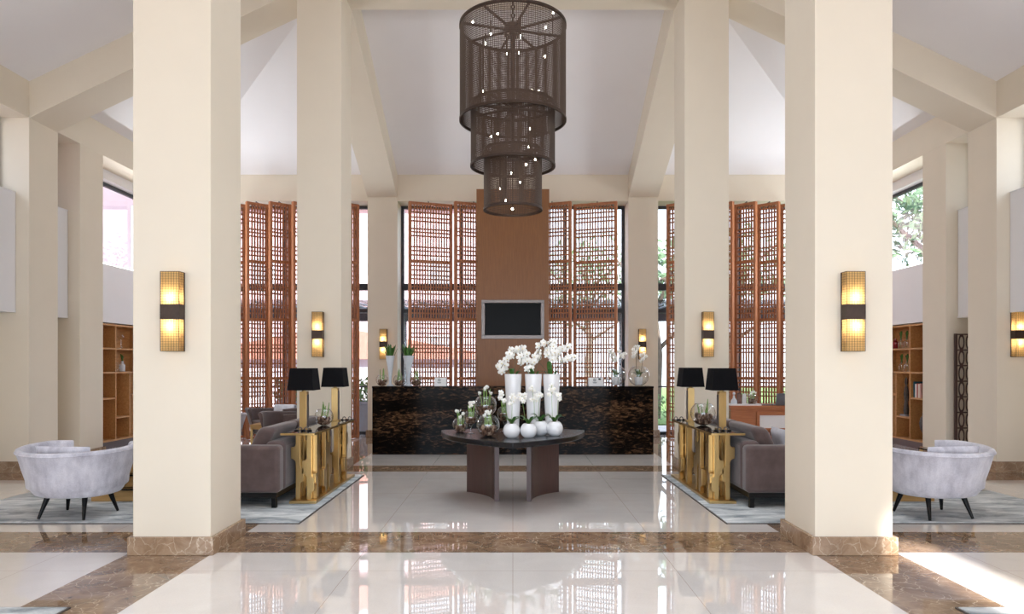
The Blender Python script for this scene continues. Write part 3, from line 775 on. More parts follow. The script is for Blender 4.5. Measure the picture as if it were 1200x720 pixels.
# ------------------------------------------------------------------ chandelier
CH = Vector((0, 7.6, 0))
t = thing('chandelier', 'three-tiered dark chain mesh chandelier hanging above the table', 'chandelier', CH)
TIERS = [(.57, 5.11, 4.10), (.452, 4.26, 3.61), (.312, 3.77, 3.14)]
for i, (r, zt, zb) in enumerate(TIERS):
    m = B(); ns = int(r*2*PI/.0150)
    for k in range(ns):
        a = 2*PI*k/ns; c, s_ = math.cos(a), math.sin(a); h = .0042
        p = [((r+q)*c-w_*s_, (r+q)*s_+w_*c) for q, w_ in ((.002, -h), (.002, h), (-.002, 0))]
        prism(m, p, 'z', zb, zt)
    nr = int((zt-zb)/.02)
    for k in range(1, nr): band(m, r-.0015, r+.0015, zb+(zt-zb)*k/nr-.0028, zb+(zt-zb)*k/nr+.0028, 56)
    o = obj('mesh_curtain', m, 'chain_brown', t, smooth=False); o['kind'] = 'stuff' if False else 'thing'
    del o['kind']
    for z, hh in ((zt, .03), (zb, .024)): obj('rim', band(B(), r-.008, r+.008, z-hh/2, z+hh/2, 72), 'bronze', t, ang=30)
    hub = lathe(B(), [(.0, 0), (.095 if i == 0 else .06, 0), (.095 if i == 0 else .06, .11), (0, .11)], 24, cap0=False, cap1=False)
    bmesh.ops.translate(hub, vec=(0, 0, zt-.09), verts=hub.verts); bmesh.ops.remove_doubles(hub, verts=hub.verts, dist=1e-5)
    obj('hub', hub, 'bronze', t)
    for k in range(8):
        a = 2*PI*(k+.35)/8; sp = B(); tube(sp, [(.05*math.cos(a), .05*math.sin(a), zt-.03), (r*math.cos(a), r*math.sin(a), zt-.03)], .015, 6)
        obj('spoke', sp, 'bronze', t)
obj('pole', lathe(B(), [(.02, 3.7), (.02, 5.05)], 12), 'bronze', t)
b = B()
for k in range(46):
    z = 5.14+k*.047; lk = B(); ring(lk, .016, .0045, 0, 12, 5); lk.transform(Matrix.Translation((0, 0, z)) @ Matrix.Rotation(PI/2*(k % 2), 4, 'Z') @ Matrix.Rotation(PI/2, 4, 'X') @ Matrix.Diagonal((1, 1.9, 1, 1)))
    tmp = bpy.data.meshes.new('tmp'); lk.to_mesh(tmp); lk.free(); b.from_mesh(tmp); bpy.data.meshes.remove(tmp)
obj('chain', b, 'bronze', t)
obj('ceiling_rose', lathe(B(), [(.1, 7.29), (.1, 7.312), (.03, 7.27)][::-1], 20), 'bronze', t)
BU = [(554,26,0,-.1),(575,40,0,-.2),(609.7,43,0,-.3),(639.5,32,0,-.1),(648,15,0,.1),(569,51,0,.1),(593.7,63,0,.2),(608.5,62,0,.25),(638.5,66,0,.1),(566,107,0,.15),(624,106,0,.25),(631,107,0,-.2),
      (620.6,151,1,.1),(583,157,1,-.1),(575.5,160,1,.1),(619.5,172.5,1,-.15),(584,180,1,.12),(627,187,1,.05),(616.5,193,1,.12),(600,203,2,.05),(609.5,214,2,.12),(586,221.5,2,-.1),(592.5,235,2,.1),(600.5,245,2,-.02)]
for x, y, i, dy in BU:
    p = at(x, y, 7.6+dy)-CH; r, zt, zb = TIERS[i]; zs = zt-.03
    rr = math.hypot(p.x, p.y)
    if rr > r*.9: p.x *= r*.9/rr; p.y *= r*.9/rr
    rod = B()
    if p.z > zs: tube(rod, [(p.x, p.y, zs), (p.x, p.y, p.z-.015)], .006, 6)
    else: tube(rod, [(p.x, p.y, zs), (p.x, p.y, p.z+.018)], .006, 6)
    o = obj('rod', rod, 'bronze', t)
    b = B(); ball(b, p, .0095, .0095, .015, 8, 6); obj('bulb', b, 'bulb_glow', o)
# ------------------------------------------------------------------ rugs
for s in (-1, 1):
    for x0, x1, y0, y1, lb in ((1.97, 5.5, 6.47, 9.29, f'large mottled grey rug under the {side(s)} sofa and console'), (2.67, 6.2, .8, 4.22, f'mottled grey rug whose corner shows at the bottom {side(s)}')):
        t = thing('rug', lb, 'rug', (s*(x0+x1)/2, (y0+y1)/2, 0)); X, Y = (x1-x0)/2, (y1-y0)/2
        obj('pile', box(B(), -X, X, -Y, Y, .003, .014), 'rug_wool', t, bevel=.004)
        b = B(); e = .012
        for q in ((-X-e, X+e, -Y-e, -Y), (-X-e, X+e, Y, Y+e), (-X-e, -X, -Y, Y), (X, X+e, -Y, Y)): box(b, *q, 0.0, .009)
        obj('binding', b, 'stone_dark', t)

# ------------------------------------------------------------------ tub chairs
def tub(label, loc, rz, mat, group, cushion=True, sc=1.0):
    t = thing('tub_armchair', label, 'armchair', loc, rz, group); t.scale = (sc, sc, sc)
    a_, b_ = .53, .46
    prof = [(.64, .212), (.71, .224), (.76, .255), (.835, .34), (.92, .49), (.967, .585), (.992, .63), (1.012, .648), (1.0, .668), (.965, .677), (.92, .672), (.89, .65), (.875, .6), (.86, .42), (.84, .3)]
    rings = []; NA = 52; A0, A1 = math.radians(128), math.radians(412)
    for i in range(NA+1):
        th = A0+(A1-A0)*i/NA
        e = min(i, NA-i)/NA
        lift = -.028*math.cos(th-PI*1.5)
        rings.append([(a_*r*math.cos(th), b_*r*math.sin(th), z-(.02*(1-min(1, e/.08)) if z > .55 else 0)+(lift*(z-.2)/.45)) for r, z in prof])
    obj('shell', loft(B(), rings), mat, t, ang=50)
    b = B(); loft(b, [[(a_*r*math.cos(2*PI*i/48), b_*r*math.sin(2*PI*i/48), z) for i in range(48)] for r, z in ((.56, .203), (.64, .212), (.71, .224), (.76, .255), (.80, .32))]); obj('base', b, mat, t)
    b = B(); loft(b, [[(a_*r*math.cos(2*PI*i/48), b_*r*math.sin(2*PI*i/48)+.0, z) for i in range(48)] for r, z in ((.80, .332), (.835, .35), (.835, .42), (.80, .45), (.6, .462))]); obj('seat_cushion', b, mat, t)
    pp = []
    for i in range(NA+1):
        th = A0+(A1-A0)*i/NA; lift = -.028*math.cos(th-PI*1.5); e = min(i, NA-i)/NA
        pp.append((a_*1.012*math.cos(th), b_*1.012*math.sin(th), .642-.02*(1-min(1, e/.08))+lift))
    b = B(); tube(b, pp, .006, 6); obj('piping', b, mat, t)
    for x, y, tx, ty in ((-.2, -.17, -.225, -.235), (.2, -.17, .225, -.235), (-.23, .16, -.265, .2), (.23, .16, .265, .2)):
        b = B(); tube(b, [(x*.9, y*.9, .235), (tx, ty, .004)], [.028, .0125], 10); obj('leg', b, 'black_wood', t)
    return t
def pillow(name, label, cat, loc, w, h, th, tilt, rz, mat, group=None):
    b = B(); n = 10; rows = []
    for sgn in (1, -1):
        R = []
        for i in range(n+1):
            for j in range(n+1):
                u, v = i/n*2-1, j/n*2-1
                k = (max(0, 1-u**4)*max(0, 1-v**4))**.5
                R.append(b.verts.new((u*w/2*(1-.06*(1-abs(v))*0), sgn*th/2*k, v*h/2)))
        for i in range(n):
            for j in range(n):
                q = (R[i*(n+1)+j], R[(i+1)*(n+1)+j], R[(i+1)*(n+1)+j+1], R[i*(n+1)+j+1]); b.faces.new(q if sgn < 0 else q[::-1])
    bmesh.ops.remove_doubles(b, verts=b.verts, dist=1e-4)
    b.transform(Matrix.Rotation(tilt, 4, 'X') @ Matrix.Translation((0, 0, h/2)))
    o = obj(name, b, mat, loc=loc, ang=60); o.rotation_euler.z = rz
    return tag(o, label, cat, group)
def on(t, p):                                                      # a spot on a thing that has no children yet
    return Matrix.Translation(t.location) @ Matrix.Rotation(t.rotation_euler.z, 4, 'Z') @ Vector(p)
GC = 'pale tub armchairs'
ZR = .0142
LX = (601-89)*6.76/F; RX = (1096-601)*6.76/F
c1 = tub('pale grey velvet tub armchair seen from behind at the left', (-LX, 6.80, ZR), math.radians(-5), 'pale_velvet', GC)
c2 = tub('pale grey velvet tub armchair seen from behind, right, partly hidden by column', (RX, 6.80, ZR), math.radians(9), 'pale_velvet', GC)
for c, lb in ((c1, 'pale cushion just showing above the left tub armchair back'), (c2, 'pale cushion just showing above the right tub armchair back')):
    pillow('cushion', lb, 'cushion', on(c, (.02, -.2, .466)), .54, .225, .1, math.radians(10), c.rotation_euler.z, 'pale_velvet', 'cushions in the pale tub armchairs')
tub('pale tub armchair farther back, edge showing beside the nearest left column', (-4.86, 11.35, 0), math.radians(200), 'pale_velvet', GC)
b1 = tub('brown velvet tub armchair with pale throw beneath the left screens', (-4.3, 12.75, 0), math.radians(172), 'velvet_brown', 'brown tub armchairs')
tub('brown velvet tub armchair in front of the second left column', (-3.42, 10.95, 0), math.radians(140), 'velvet_brown', 'brown tub armchairs', sc=1.06)
# throw folded over the chair back
b = B(); rows = []
for k, (y, z) in enumerate(((-.50, .34), (-.505, .5), (-.49, .62), (-.47, .69), (-.43, .705), (-.395, .69), (-.38, .6), (-.37, .5))):
    rows.append([(x, y+(.05*(x/.2)**2), z) for x in [(-.2+.4*i/8) for i in range(9)]])
loft(b, rows, False, False, False)
o = obj('throw', b, 'cushion_pale', loc=b1.location, ang=60); o.rotation_euler = b1.rotation_euler
m = o.modifiers.new('thick', 'SOLIDIFY'); m.thickness = .014; m.offset = 1
tag(o, 'pale throw folded over the back of brown tub armchair', 'throw')

# ------------------------------------------------------------------ brown sofas beside the consoles
for s in (-1, 1):
    t = thing('sofa', f'brown velvet sofa with its back to the {side(s)} console', 'sofa', (s*2.36, 7.1, ZR))
    D, L = .9, 2.12
    sx = lambda a, b_: (s*a, s*b_)
    def part(name, x0, x1, y0, y1, z0, z1, bev, mat='velvet_brown', lean=0):
        b = box(B(), *sx(x0, x1), y0, y1, z0, z1)
        if lean:
            for v in b.verts: v.co.x += s*lean*(1-(v.co.z-z0)/(z1-z0))
        return obj(name, b, mat, t, bevel=bev, seg=4)
    part('base_rail', .03, D-.03, .03, L-.03, .10, .15, 0, 'black_wood')
    part('seat_frame', .02, D, .05, L-.05, .15, .31, .02)
    for y0 in (0, L-.17): part('arm', .0, D, y0, y0+.17, .15, .63, .045)
    part('back', .0, .2, .17, L-.17, .15, .66, .05)
    h = (L-.34)/2
    for k in range(2):
        part('seat_cushion', .2, D+.02, .17+k*h+.006, .17+(k+1)*h-.006, .31, .45, .04)
        part('back_cushion', .10, .28, .17+k*h+.01, .17+(k+1)*h-.01, .455, .80, .06, lean=.16)
    for x in (.04, D-.08):
        for y in (.02, L-.07): 
            b = box(B(), *sx(x, x+.045), y, y+.045, 0, .10)
            for v in b.verts:
                if v.co.z < .01: v.co.x += -s*.004
            obj('leg', b, 'black_wood', t)
# striped cushion edge on right sofa
pillow('cushion', 'grey cushion with dark edge leaning in the right sofa', 'cushion', (2.99, 7.75, .475), .4, .3, .1, math.radians(-14), math.radians(90), 'cushion_pale')

# ------------------------------------------------------------------ brass consoles
def lobed(w0, w1, lobes, z0=.03, z1=.715):
    """outline of an upright bar from w0 to w1 with lobes (side, zlo, zhi, ext) joined by concave quarter arcs"""
    def sideline(sg, base):
        pts = [(base, z0)]
        for (sd, a, b_, e) in sorted(q for q in lobes if q[0] == sg):
            r = min(e, (b_-a)*.45)
            for k in range(6):
                th = k/5*PI/2; pts.append((base+sg*(e*(1-math.cos(th))), a-r+r*math.sin(th)))
            pts.append((base+sg*e, b_))
            pts.append((base+sg*e*.55, b_+.0)); 
            for k in range(1, 6):
                th = k/5*PI/2; pts.append((base+sg*(e*.55*(1-math.sin(th))), b_+r*.8*(1-math.cos(th))))
        pts.append((base, z1)); return pts
    return sideline(1, w1)+sideline(-1, w0)[::-1]
UP = [  # y, x-centre offset, plane, w0, w1, lobes, thickness
    (.10, -.07, 'y', -.025, .025, [(1, .22, .36, .035), (-1, .46, .58, .05)], .05),
    (.10, .05, 'y', -.03, .02, [(-1, .30, .44, .05), (1, .12, .26, .03)], .05),
    (.17, .09, 'x', -.03, .03, [(1, .42, .6, .06), (-1, .2, .3, .04)], .045),
    (.40, .02, 'x', -.035, .04, [(1, .36, .56, .09), (-1, .44, .6, .05)], .05),
    (.56, -.05, 'y', -.03, .03, [(1, .3, .5, .05)], .05),
    (.72, .07, 'x', -.04, .03, [(1, .2, .4, .08), (-1, .34, .52, .07)], .05),
    (.95, .0, 'x', -.03, .035, [(-1, .36, .56, .08), (1, .48, .6, .05)], .05),
    (1.10, .08, 'y', -.03, .03, [(-1, .24, .4, .05)], .05),
    (1.30, .04, 'x', -.035, .035, [(1, .3, .46, .07), (-1, .2, .36, .05)], .05),
    (1.52, .06, 'x', -.03, .03, [(-1, .44, .6, .08), (1, .34, .5, .06)], .05),
    (.29, -.085, 'x', -.03, .035, [(1, .14, .3, .07), (1, .48, .62, .06)], .045),
    (.50, .095, 'x', -.035, .03, [(-1, .12, .3, .07), (1, .4, .58, .08)], .045),
    (.84, -.07, 'x', -.03, .03, [(-1, .2, .36, .07), (1, .4, .56, .07)], .045),
    (1.20, -.06, 'x', -.03, .035, [(1, .16, .34, .07), (-1, .42, .58, .06)], .045),
    (1.42, .1, 'x', -.03, .03, [(-1, .14, .3, .06), (1, .46, .6, .05)], .045),
    (1.66, -.04, 'y', -.03, .03, [(1, .2, .36, .05)], .05),
]
for s in (-1, 1):
    t = thing('console_table', f'brass console with sculpted uprights and black top on the {side(s)}', 'console table', (s*2.19, 7.33, ZR))
    obj('base_plate', box(B(), -.14, .14, 0, 1.66+.14, 0, .03), 'brass', t, bevel=.003)
    for y, x, ax, w0, w1, lb, th in UP:
        pl = lobed(w0, w1, lb)
        if ax == 'y': b = prism(B(), [(-s*(p[0]+x), p[1]) for p in pl], 'y', y-th/2, y+th/2)
        else: b = prism(B(), [(y+p[0], p[1]) for p in pl], 'x', -s*x-th/2, -s*x+th/2)
        obj('upright', b, 'brass', t, bevel=.003, ang=30)
    b = B(); x0, x1 = sorted((-s*.13, s*.225)); 
    obj('top_edge', box(b, x0, x1, -.02, 1.82, .715, .736), 'brass', t, bevel=.002)
    obj('glass_top', box(B(), x0+.006, x1-.006, -.014, 1.814, .736, .741), 'black_glass', t)
ZC = ZR+.7412
def lamp(label, x, y, s, half=.142):
    t = thing('table_lamp', label, 'table lamp', (x, y, ZC), 0, 'black shaded lamps on the consoles')
    obj('foot', box(B(), -.06, .06, -.06, .06, 0, .012), 'brass', t, bevel=.002)
    obj('column', box(B(), -.04, .04, -.04, .04, .012, .415), 'brass', t, bevel=.003)
    obj('side_plate', box(B(), -s*.04, -s*.044, -.036, .036, .016, .38), 'silver_metal', t)
    obj('neck', lathe(B(), [(.03, .415), (.018, .425), (.012, .43), (.012, .47)], 16), 'brass', t)
    b = B(); k = .84
    R = [[(q*x_, q*y_, z) for x_, y_ in ((-1, -1), (1, -1), (1, 1), (-1, 1))] for q, z in ((half, .43), (half*k, .67), (half*k-.004, .67), (half-.004, .43), (half, .43))]
    loft(b, R, True, False, False); obj('shade', b, 'black_fabric', t, smooth=False)
    b = B(); ball(b, (0, 0, .52), .028, .028, .04); obj('bulb', b, 'frosted_white', t)
    fr = B()
    for q in ((1, 0), (0, 1)): tube(fr, [(-half*k*q[0]*.99, -half*k*q[1]*.99, .655), (half*k*q[0]*.99, half*k*q[1]*.99, .655)], .003, 5)
    tube(fr, [(0, 0, .47), (0, 0, .655)], .003, 5); obj('shade_carrier', fr, 'brass', t)
for s in (-1, 1):
    lamp(f'black shaded brass lamp on the near end of the {side(s)} console', s*2.29, 7.72, s)
    lamp(f'black shaded brass lamp on the far end of the {side(s)} console', s*2.24, 8.88, s)
    fish_bowl('bulb_bowl', f'clear glass bowl of dark bulbs between the lamps on the {side(s)} console', (s*(2.2 if s < 0 else 2.215), 8.2, ZC), .1 if s < 0 else .135, 0, 31+s, False, 'glass bowls on the consoles', .19, 5)
    for y, xo, where in ((7.52, 2.24, 'near'), (9.0, 2.12, 'far')):
        t = thing('link_chain', f'small dark link ornament at the {where} end of the {side(s)} console', 'ornament', (s*xo, y, ZC), 0, 'link ornaments on the consoles')
        for k in range(5):
            b = B(); ring(b, .02, .006, 0, 16, 6, flat=1)
            b.transform(Matrix.Translation((-.07+.035*k, .0, .0065 if k % 2 == 0 else .02)) @ Matrix.Rotation(PI/2 if k % 2 else 0, 4, 'X'))
            obj('link', b, 'black_wood' if k % 2 == 0 else 'silver_metal', t)

# ------------------------------------------------------------------ bookcases in the side walls
for s in (-1, 1):
    Y0 = 11.29; Y1 = 13.98; zb, zt = .12, 2.17
    t = thing('bookcase', f'open wooden bookcase built into the {side(s)} wall', 'bookcase', (s*7.0, Y0, 0))
    Lh = Y1-Y0; d = .35
    X = lambda a, b_: (s*a, s*b_)
    obj('back', box(B(), *X(d-.015, d), 0, Lh, zb, zt), 'shelf_wood', t)
    obj('plinth', box(B(), *X(.03, d), 0, Lh, 0, zb), 'dark_oak', t)
    for z in (zb, zt-.03): obj('board', box(B(), *X(0, d-.015), 0, Lh, z, z+.03), 'shelf_wood', t)
    for y in (0, Lh-.03): obj('side', box(B(), *X(0, d-.015), y, y+.03, zb+.03, zt-.03), 'shelf_wood', t)
    v1, v2 = 12.42-Y0, 12.87-Y0; th = .014
    def sh(a, b_, z): obj('shelf', box(B(), *X(.004, d-.015), a, b_, z-th, z+th), 'shelf_wood', t)
    def up(y, a, b_): obj('divider', box(B(), *X(.002, d-.015), y-th, y+th, a, b_), 'shelf_wood', t)
    up(v1, zb+.03, zt-.03); v0 = .56
    for z in (1.74, 1.32, .87): sh(v0+th, v1-th, z)
    for z in (1.74, 1.32): sh(.03, v0-th, z); sh(v1+th, Lh-.03, z)
    sh(v1+th, v2-th, .52); up(v2, zb+.03, 1.32-th); sh(v2+th, Lh-.03, .9); up(v0, zb+.03, zt-.03); sh(.03, v0-th, .7)
    up(v2+.62, 1.32+th, zt-.03)
def jar(name, label, cat, s, y, z, prof, mat, x=7.12, sprig=False, group=None):
    t = thing(name, label, cat, (s*x, y, z), 0, group)
    obj('body', lathe(B(), prof, 18, cap1=False), mat, t)
    if sprig:
        for k in range(3): leaf_obj(t, (0, 0, prof[-1][1]-.04), (.04*math.cos(k*2.2), .05*math.sin(k*2.2), prof[-1][1]+.09+.02*k), .018)
        b = B(); tube(b, [(0, 0, .02), (0, 0, prof[-1][1]+.06)], .003, 5); obj('stem', b, 'stem', t)
    return t
VA = [(.045, 0), (.05, .01), (.05, .12), (.022, .15), (.024, .19)]
VB = [(.035, 0), (.038, .01), (.036, .1), (.02, .13), (.02, .16)]
SHELF = {1.74: 1.754, 1.32: 1.334, .87: .884, .52: .534}
jar('glass_figure', 'clear glass ornament on the upper left bookcase shelf', 'ornament', -1, 12.79, SHELF[1.74], [(.03, 0), (.03, .01), (.012, .03), (.012, .16), (.06, .2), (.03, .25)], 'bowl_glass')
jar('bud_vase', 'tall clear bud vase with sprig on the left bookcase', 'vase', -1, 12.83, SHELF[1.32], VA, 'frosted_white', sprig=True)
jar('bud_vase', 'small clear bud vase without sprig on the left bookcase', 'vase', -1, 12.69, SHELF[1.32], VB, 'bowl_glass')
jar('red_vase', 'small dark red vase on the upper right bookcase shelf', 'vase', 1, 13.10, SHELF[1.74], VA, 'red_glass')
for y, lb, z in ((12.92, 'clear vase with leaves beside the red vase', 1.74), (12.72, 'clear vase with leaves on the upper right shelf edge', 1.74), (12.89, 'clear vase with pale flower on the second right shelf', 1.32), (12.71, 'clear jar with sprig on the second right shelf', 1.32)):
    jar('bud_vase', lb, 'vase', 1, y, SHELF[z], VA, 'bowl_glass', sprig=True, group='clear vases on the right bookcase')
# dark carved statue and stone urn
t = thing('statue', 'slim dark carved figure in the tall right bookcase niche', 'statue', (7.10, 12.70, SHELF[.52]))
obj('plinth', box(B(), -.07, .07, -.09, .09, 0, .03), 'planter_grey', t)
obj('figure', lathe(B(), [(.04, .03), (.05, .1), (.035, .25), (.045, .4), (.03, .52), (.015, .55), (.03, .6), (.026, .66), (.006, .7)], 14, sy=.8), 'stone_dark', t)
t = thing('urn', 'dark stone urn in the bottom of the right bookcase', 'urn', (7.16, 12.14, .15))
obj('body', lathe(B(), [(.06, 0), (.07, .02), (.05, .06), (.12, .2), (.135, .3), (.11, .4), (.06, .45), (.075, .49), (.07, .5), (.05, .46)], 22), 'stone_dark', t)
for sg in (-1, 1):
    b = B(); tube(b, [(0, sg*.115, .36), (0, sg*.165, .40), (0, sg*.15, .46), (0, sg*.07, .47)], .011, 6); obj('handle', b, 'stone_dark', t)
yy = 12.155
for mt, w, h, lb in (('book_rose', .042, .25, 'rose spined book at the near end of the row'), ('book_cream', .05, .24, 'cream book second in the row'), ('book_red', .035, .25, 'red spined book in the middle of the row'), ('book_white', .045, .24, 'white book next to the teal one'), ('book_teal', .05, .28, 'teal book at the far end of the row')):
    t = thing('book', lb+' on the right bookcase', 'book', (7.05, yy, SHELF[.87]), 0, 'books on the right bookcase')
    obj('cover', prism(B(), [(0, 0), (0, w), (.2, w), (.2, w-.003), (.004, w-.003), (.004, .003), (.2, .003), (.2, 0)], 'z', 0, h), mt, t, smooth=False)
    obj('pages', box(B(), .004, .19, .003, w-.003, .004, h-.004), 'paper', t, smooth=False)
    yy += w+.004

# open oval screen in the gap on the right
t = thing('oval_screen', 'dark openwork screen of stacked ovals in the right wall gap', 'screen', (6.80, 10.60, 0))
obj('post', box(B(), -.15, -.115, -.016, .016, 0, 1.93), 'dark_oak', t)
for k in range(8):
    b = B()
    for cx in (-.045, .065):
        o_ = B(); ring(o_, .038, .0085, 0, 22, 6)
        o_.transform(Matrix.Translation((cx, 0, 1.80-k*.235)) @ Matrix.Rotation(PI/2, 4, 'X') @ Matrix.Diagonal((1.0, 2.75, 1.4, 1)))
        tmp = bpy.data.meshes.new('tmp'); o_.to_mesh(tmp); o_.free(); b.from_mesh(tmp); bpy.data.meshes.remove(tmp)
    zc = 1.80-k*.235; box(b, -.115, .14, -.01, .01, zc+.108, zc+.127)
    obj('oval_row', b, 'dark_oak', t)
obj('foot_rail', box(B(), -.115, .14, -.014, .014, 0, .05), 'dark_oak', t)

# ------------------------------------------------------------------ low tables
def box_table(label, x, y, w, d, hs, shelf_items=None):
    t = thing('coffee_table', label, 'coffee table', (x, y, ZR if y < 9.3 else 0), 0)
    a = 0
    for k, (h, g) in enumerate(hs):
        q = g
        obj('block', box(B(), -w/2+q, w/2-q, -d/2+q, d/2-q, a, a+h), 'gold_wood', t, bevel=.004); a += h
        obj('glass_slab', box(B(), -w/2+q-.03, w/2-q+.03, -d/2+q-.03, d/2-q+.03, a, a+.015), 'black_glass', t); a += .015
    return t, a
ct, ha = box_table('stacked golden wood coffee table beyond the left tub armchair', -4.0, 7.86, .94, .8, ((.12, .0), (.12, .1), (.12, .2)))
fish_bowl('plant_vase', 'clear glass vase with green plant beyond the left armchair', (-4.13, 7.75, ZR+ha), .075, .06, 77, False, None, .3, 5, 'vase')
ct, hb = box_table('stacked golden wood coffee table beyond the right tub armchair', 4.0, 7.86, .94, .8, ((.12, .0), (.12, .1)))
t = thing('side_table', 'slim gilt framed side table behind the right tub armchair', 'side table', (4.99, 8.1, ZR))
b = B(); q = .2
for x in (-q, q):
    for y in (-.16, .16): box(b, x-.012, x+.012, y-.012, y+.012, 0, .46)
for x in (-q, q): box(b, x-.012, x+.012, -.16, .16, 0, .02)
obj('frame', b, 'brass', t)
obj('top', box(B(), -q-.02, q+.02, -.18, .18, .46, .475), 'black_glass', t)
t = thing('side_table', 'small pale wood box table among the far left armchairs', 'side table', (-4.02, 11.5, 0))
obj('top', box(B(), -.2, .2, -.2, .2, .42, .5), 'gold_wood', t, bevel=.004)
for x in (-.18, .18):
    for y in (-.18, .18): obj('leg', box(B(), x-.015, x+.015, y-.015, y+.015, 0, .42), 'brass', t)

# ------------------------------------------------------------------ wooden desk in the right bay, with things on it
t = thing('writing_desk', 'wooden desk with white inset panel beneath the right screens', 'desk', (4.55, 12.0, 0))
obj('top', box(B(), -.85, .85, -.02, .7, .70, .76), 'desk_wood', t, bevel=.004)
obj('front_panel', box(B(), -.83, .83, .0, .04, .34, .70), 'desk_wood', t)
b = B(); box(b, -.4, .83, -.03, 0, .60, .66); box(b, -.4, .83, -.03, 0, .34, .38); box(b, -.4, -.35, -.03, 0, .38, .60); box(b, .78, .83, -.03, 0, .38, .60)
obj('panel_frame', b, 'desk_wood', t, bevel=.003)
obj('white_panel', box(B(), -.35, .78, -.012, .0, .38, .60), 'white_paint', t)
for x in (-.82, .78):
    for y in (.0, .63): obj('leg', box(B(), x, x+.05, y, y+.05, 0, .34 if y == 0 else .70), 'desk_wood', t)
ZW = .76
t = thing('tray', 'white tray under the ornaments on the wooden desk', 'tray', (3.98, 12.13, ZW))
obj('board', box(B(), -.26, .27, -.1, .1, 0, .012), 'paper', t)
b = B(); box(b, -.26, .27, -.1, -.09, .012, .03); box(b, -.26, .27, .09, .1, .012, .03); box(b, -.26, -.25, -.09, .09, .012, .03); box(b, .26, .27, -.09, .09, .012, .03); obj('rim', b, 'paper', t)
zz = ZW+.012
t = thing('decanter', 'clear stoppered decanter on the white tray', 'decanter', (3.81, 12.13, zz))
obj('body', lathe(B(), [(.05, 0), (.055, .02), (.05, .07), (.018, .12), (.016, .16)], 18, cap1=False), 'frosted_white', t)
b = B(); ball(b, (0, 0, .19), .025); obj('stopper', b, 'frosted_white', t)
t = thing('picture_frame', 'small brown photograph standing on the white tray', 'photograph', (3.905, 12.13, zz))
obj('frame', box(B(), -.04, .04, -.008, .008, 0, .2), 'dark_oak', t); obj('photograph', box(B(), -.033, .033, -.01, -.008, .012, .188), 'photo_brown', t, smooth=False)
t = thing('folded_card', 'upright white card beside the brown photograph', 'card', (3.985, 12.12, zz))
obj('front_leaf', box(B(), -.03, .03, -.002, .0, 0, .19), 'paper', t, smooth=False); obj('back_leaf', prism(B(), [(0, .19), (.002, .19), (.05, 0), (.048, 0)], 'x', -.03, .03), 'paper', t, smooth=False)
fish_bowl('flower_bowl', 'square-set glass bowl of white flowers on the wooden desk', (4.12, 12.13, zz), .095, 0, 5, True, None, .13, 7, 'flower bowl')
t = thing('laptop', 'grey laptop open on the wooden desk', 'laptop', (4.66, 12.2, ZW))
obj('keyboard_base', box(B(), -.15, .15, -.11, .11, 0, .014), 'laptop_grey', t, bevel=.003)
b = box(B(), -.15, .15, -.005, .005, 0, .2); b.transform(Matrix.Translation((0, -.11, .014)) @ Matrix.Rotation(.2, 4, 'X')); obj('lid', b, 'laptop_grey', t, bevel=.003)
t = thing('blotter', 'dark desk pad lying between flowers and laptop', 'desk pad', (4.36, 12.2, ZW))
obj('pad', box(B(), -.11, .11, -.12, .12, 0, .01), 'dark_oak', t, bevel=.003); obj('strip', box(B(), -.11, -.09, -.12, .12, .01, .014), 'black_wood', t)

# ------------------------------------------------------------------ camera, light
cam = bpy.data.cameras.new('camera'); co = bpy.data.objects.new('camera', cam); C.objects.link(co)
cam.sensor_width = 36; cam.lens = F/1200*36; cam.shift_x = -1/1200; cam.shift_y = 67/1200
co.location = (0, 0, EYE); co.rotation_euler = (PI/2, 0, 0); cam.clip_start = .05; cam.clip_end = 200
bpy.context.scene.camera = co

w = bpy.data.worlds.new('sky'); bpy.context.scene.world = w; w.use_nodes = True
nt = w.node_tree; nt.nodes.clear()
ou = nt.nodes.new('ShaderNodeOutputWorld'); bg = nt.nodes.new('ShaderNodeBackground')
tc = nt.nodes.new('ShaderNodeTexCoord'); sp = nt.nodes.new('ShaderNodeSeparateXYZ'); rp = nt.nodes.new('ShaderNodeValToRGB')
nt.links.new(tc.outputs['Generated'], sp.inputs[0]); nt.links.new(sp.outputs[2], rp.inputs[0])
e = rp.color_ramp.elements; e[0].position = 0; e[0].color = (.90, .93, 1, 1); e[1].position = .7; e[1].color = (.62, .76, 1, 1)
nt.links.new(rp.outputs[0], bg.inputs['Color']); bg.inputs['Strength'].default_value = WORLD
nt.links.new(bg.outputs[0], ou.inputs['Surface'])

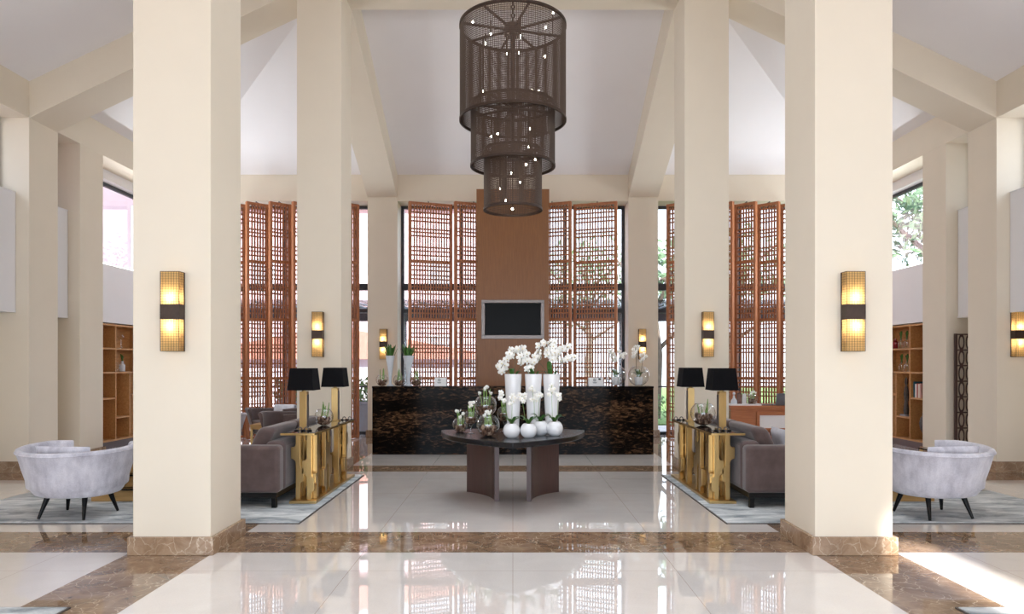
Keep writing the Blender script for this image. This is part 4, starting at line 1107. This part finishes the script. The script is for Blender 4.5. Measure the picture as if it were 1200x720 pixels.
def area(name, loc, rot, sx, sy, e=0, col=(1, 1, 1), portal=False, spread=180):
    L = bpy.data.lights.new(name, 'AREA'); L.shape = 'RECTANGLE'; L.size = sx; L.size_y = sy; L.energy = e; L.color = col; L.spread = math.radians(spread)
    o = bpy.data.objects.new(name, L); C.objects.link(o); o.location = loc; o.rotation_euler = rot
    if portal: L.cycles.is_portal = True
    return o
area('entrance_daylight', (0, -3.15, 1.4), (PI/2-.2, 0, 0), 12.6, 2.4, FRONT, (.58, .80, 1), spread=115)
area('overhead_fill', (0, 7.5, 7.30), (0, 0, 0), 4.0, 3.4, OVERHEAD_FILL, (.84, .93, 1), spread=105)  # added fill from overhead; the roof has no skylight here
area('overhead_fill', (0, 2.4, 7.30), (0, 0, 0), 4.0, 3.4, OVERHEAD_FILL*.8, (.84, .93, 1), spread=105)  # second overhead fill, added to lift the near floor
for x, sx in ((-4.75, 3.5), (0, 4.6), (4.75, 3.5)): area('daylight_portal', (x, 14.9, 2.4), (-PI/2, 0, 0), sx, 4.7, 0, portal=True)
for s in (-1, 1):
    area('daylight_portal', (s*7.32, 12.6, 3.9), (0, s*PI/2, 0), 1.5, 2.8, 0, portal=True)
    area('side_window_daylight', (s*7.35, 4.0, 4.3), (0, s*PI/2, 0), .95, 11.0, SIDE*(1 if s > 0 else .2), (.95, .97, 1))
sun = bpy.data.lights.new('sun', 'SUN'); sun.energy = SUN; sun.angle = math.radians(1.2); sun.color = (1, .95, .88)
so = bpy.data.objects.new('sun', sun); C.objects.link(so); so.rotation_euler = (math.radians(90-35), 0, 0)

sn = bpy.context.scene
sn.view_settings.view_transform = 'Standard'; sn.view_settings.look = 'None'; sn.view_settings.gamma = 1; sn.view_settings.use_curve_mapping = False
sn.view_settings.exposure = EXPO
sn.cycles.max_bounces = 10; sn.cycles.diffuse_bounces = 6; sn.cycles.glossy_bounces = 5; sn.cycles.transparent_max_bounces = 24
sn.cycles.caustics_reflective = False; sn.cycles.sample_clamp_indirect = 6
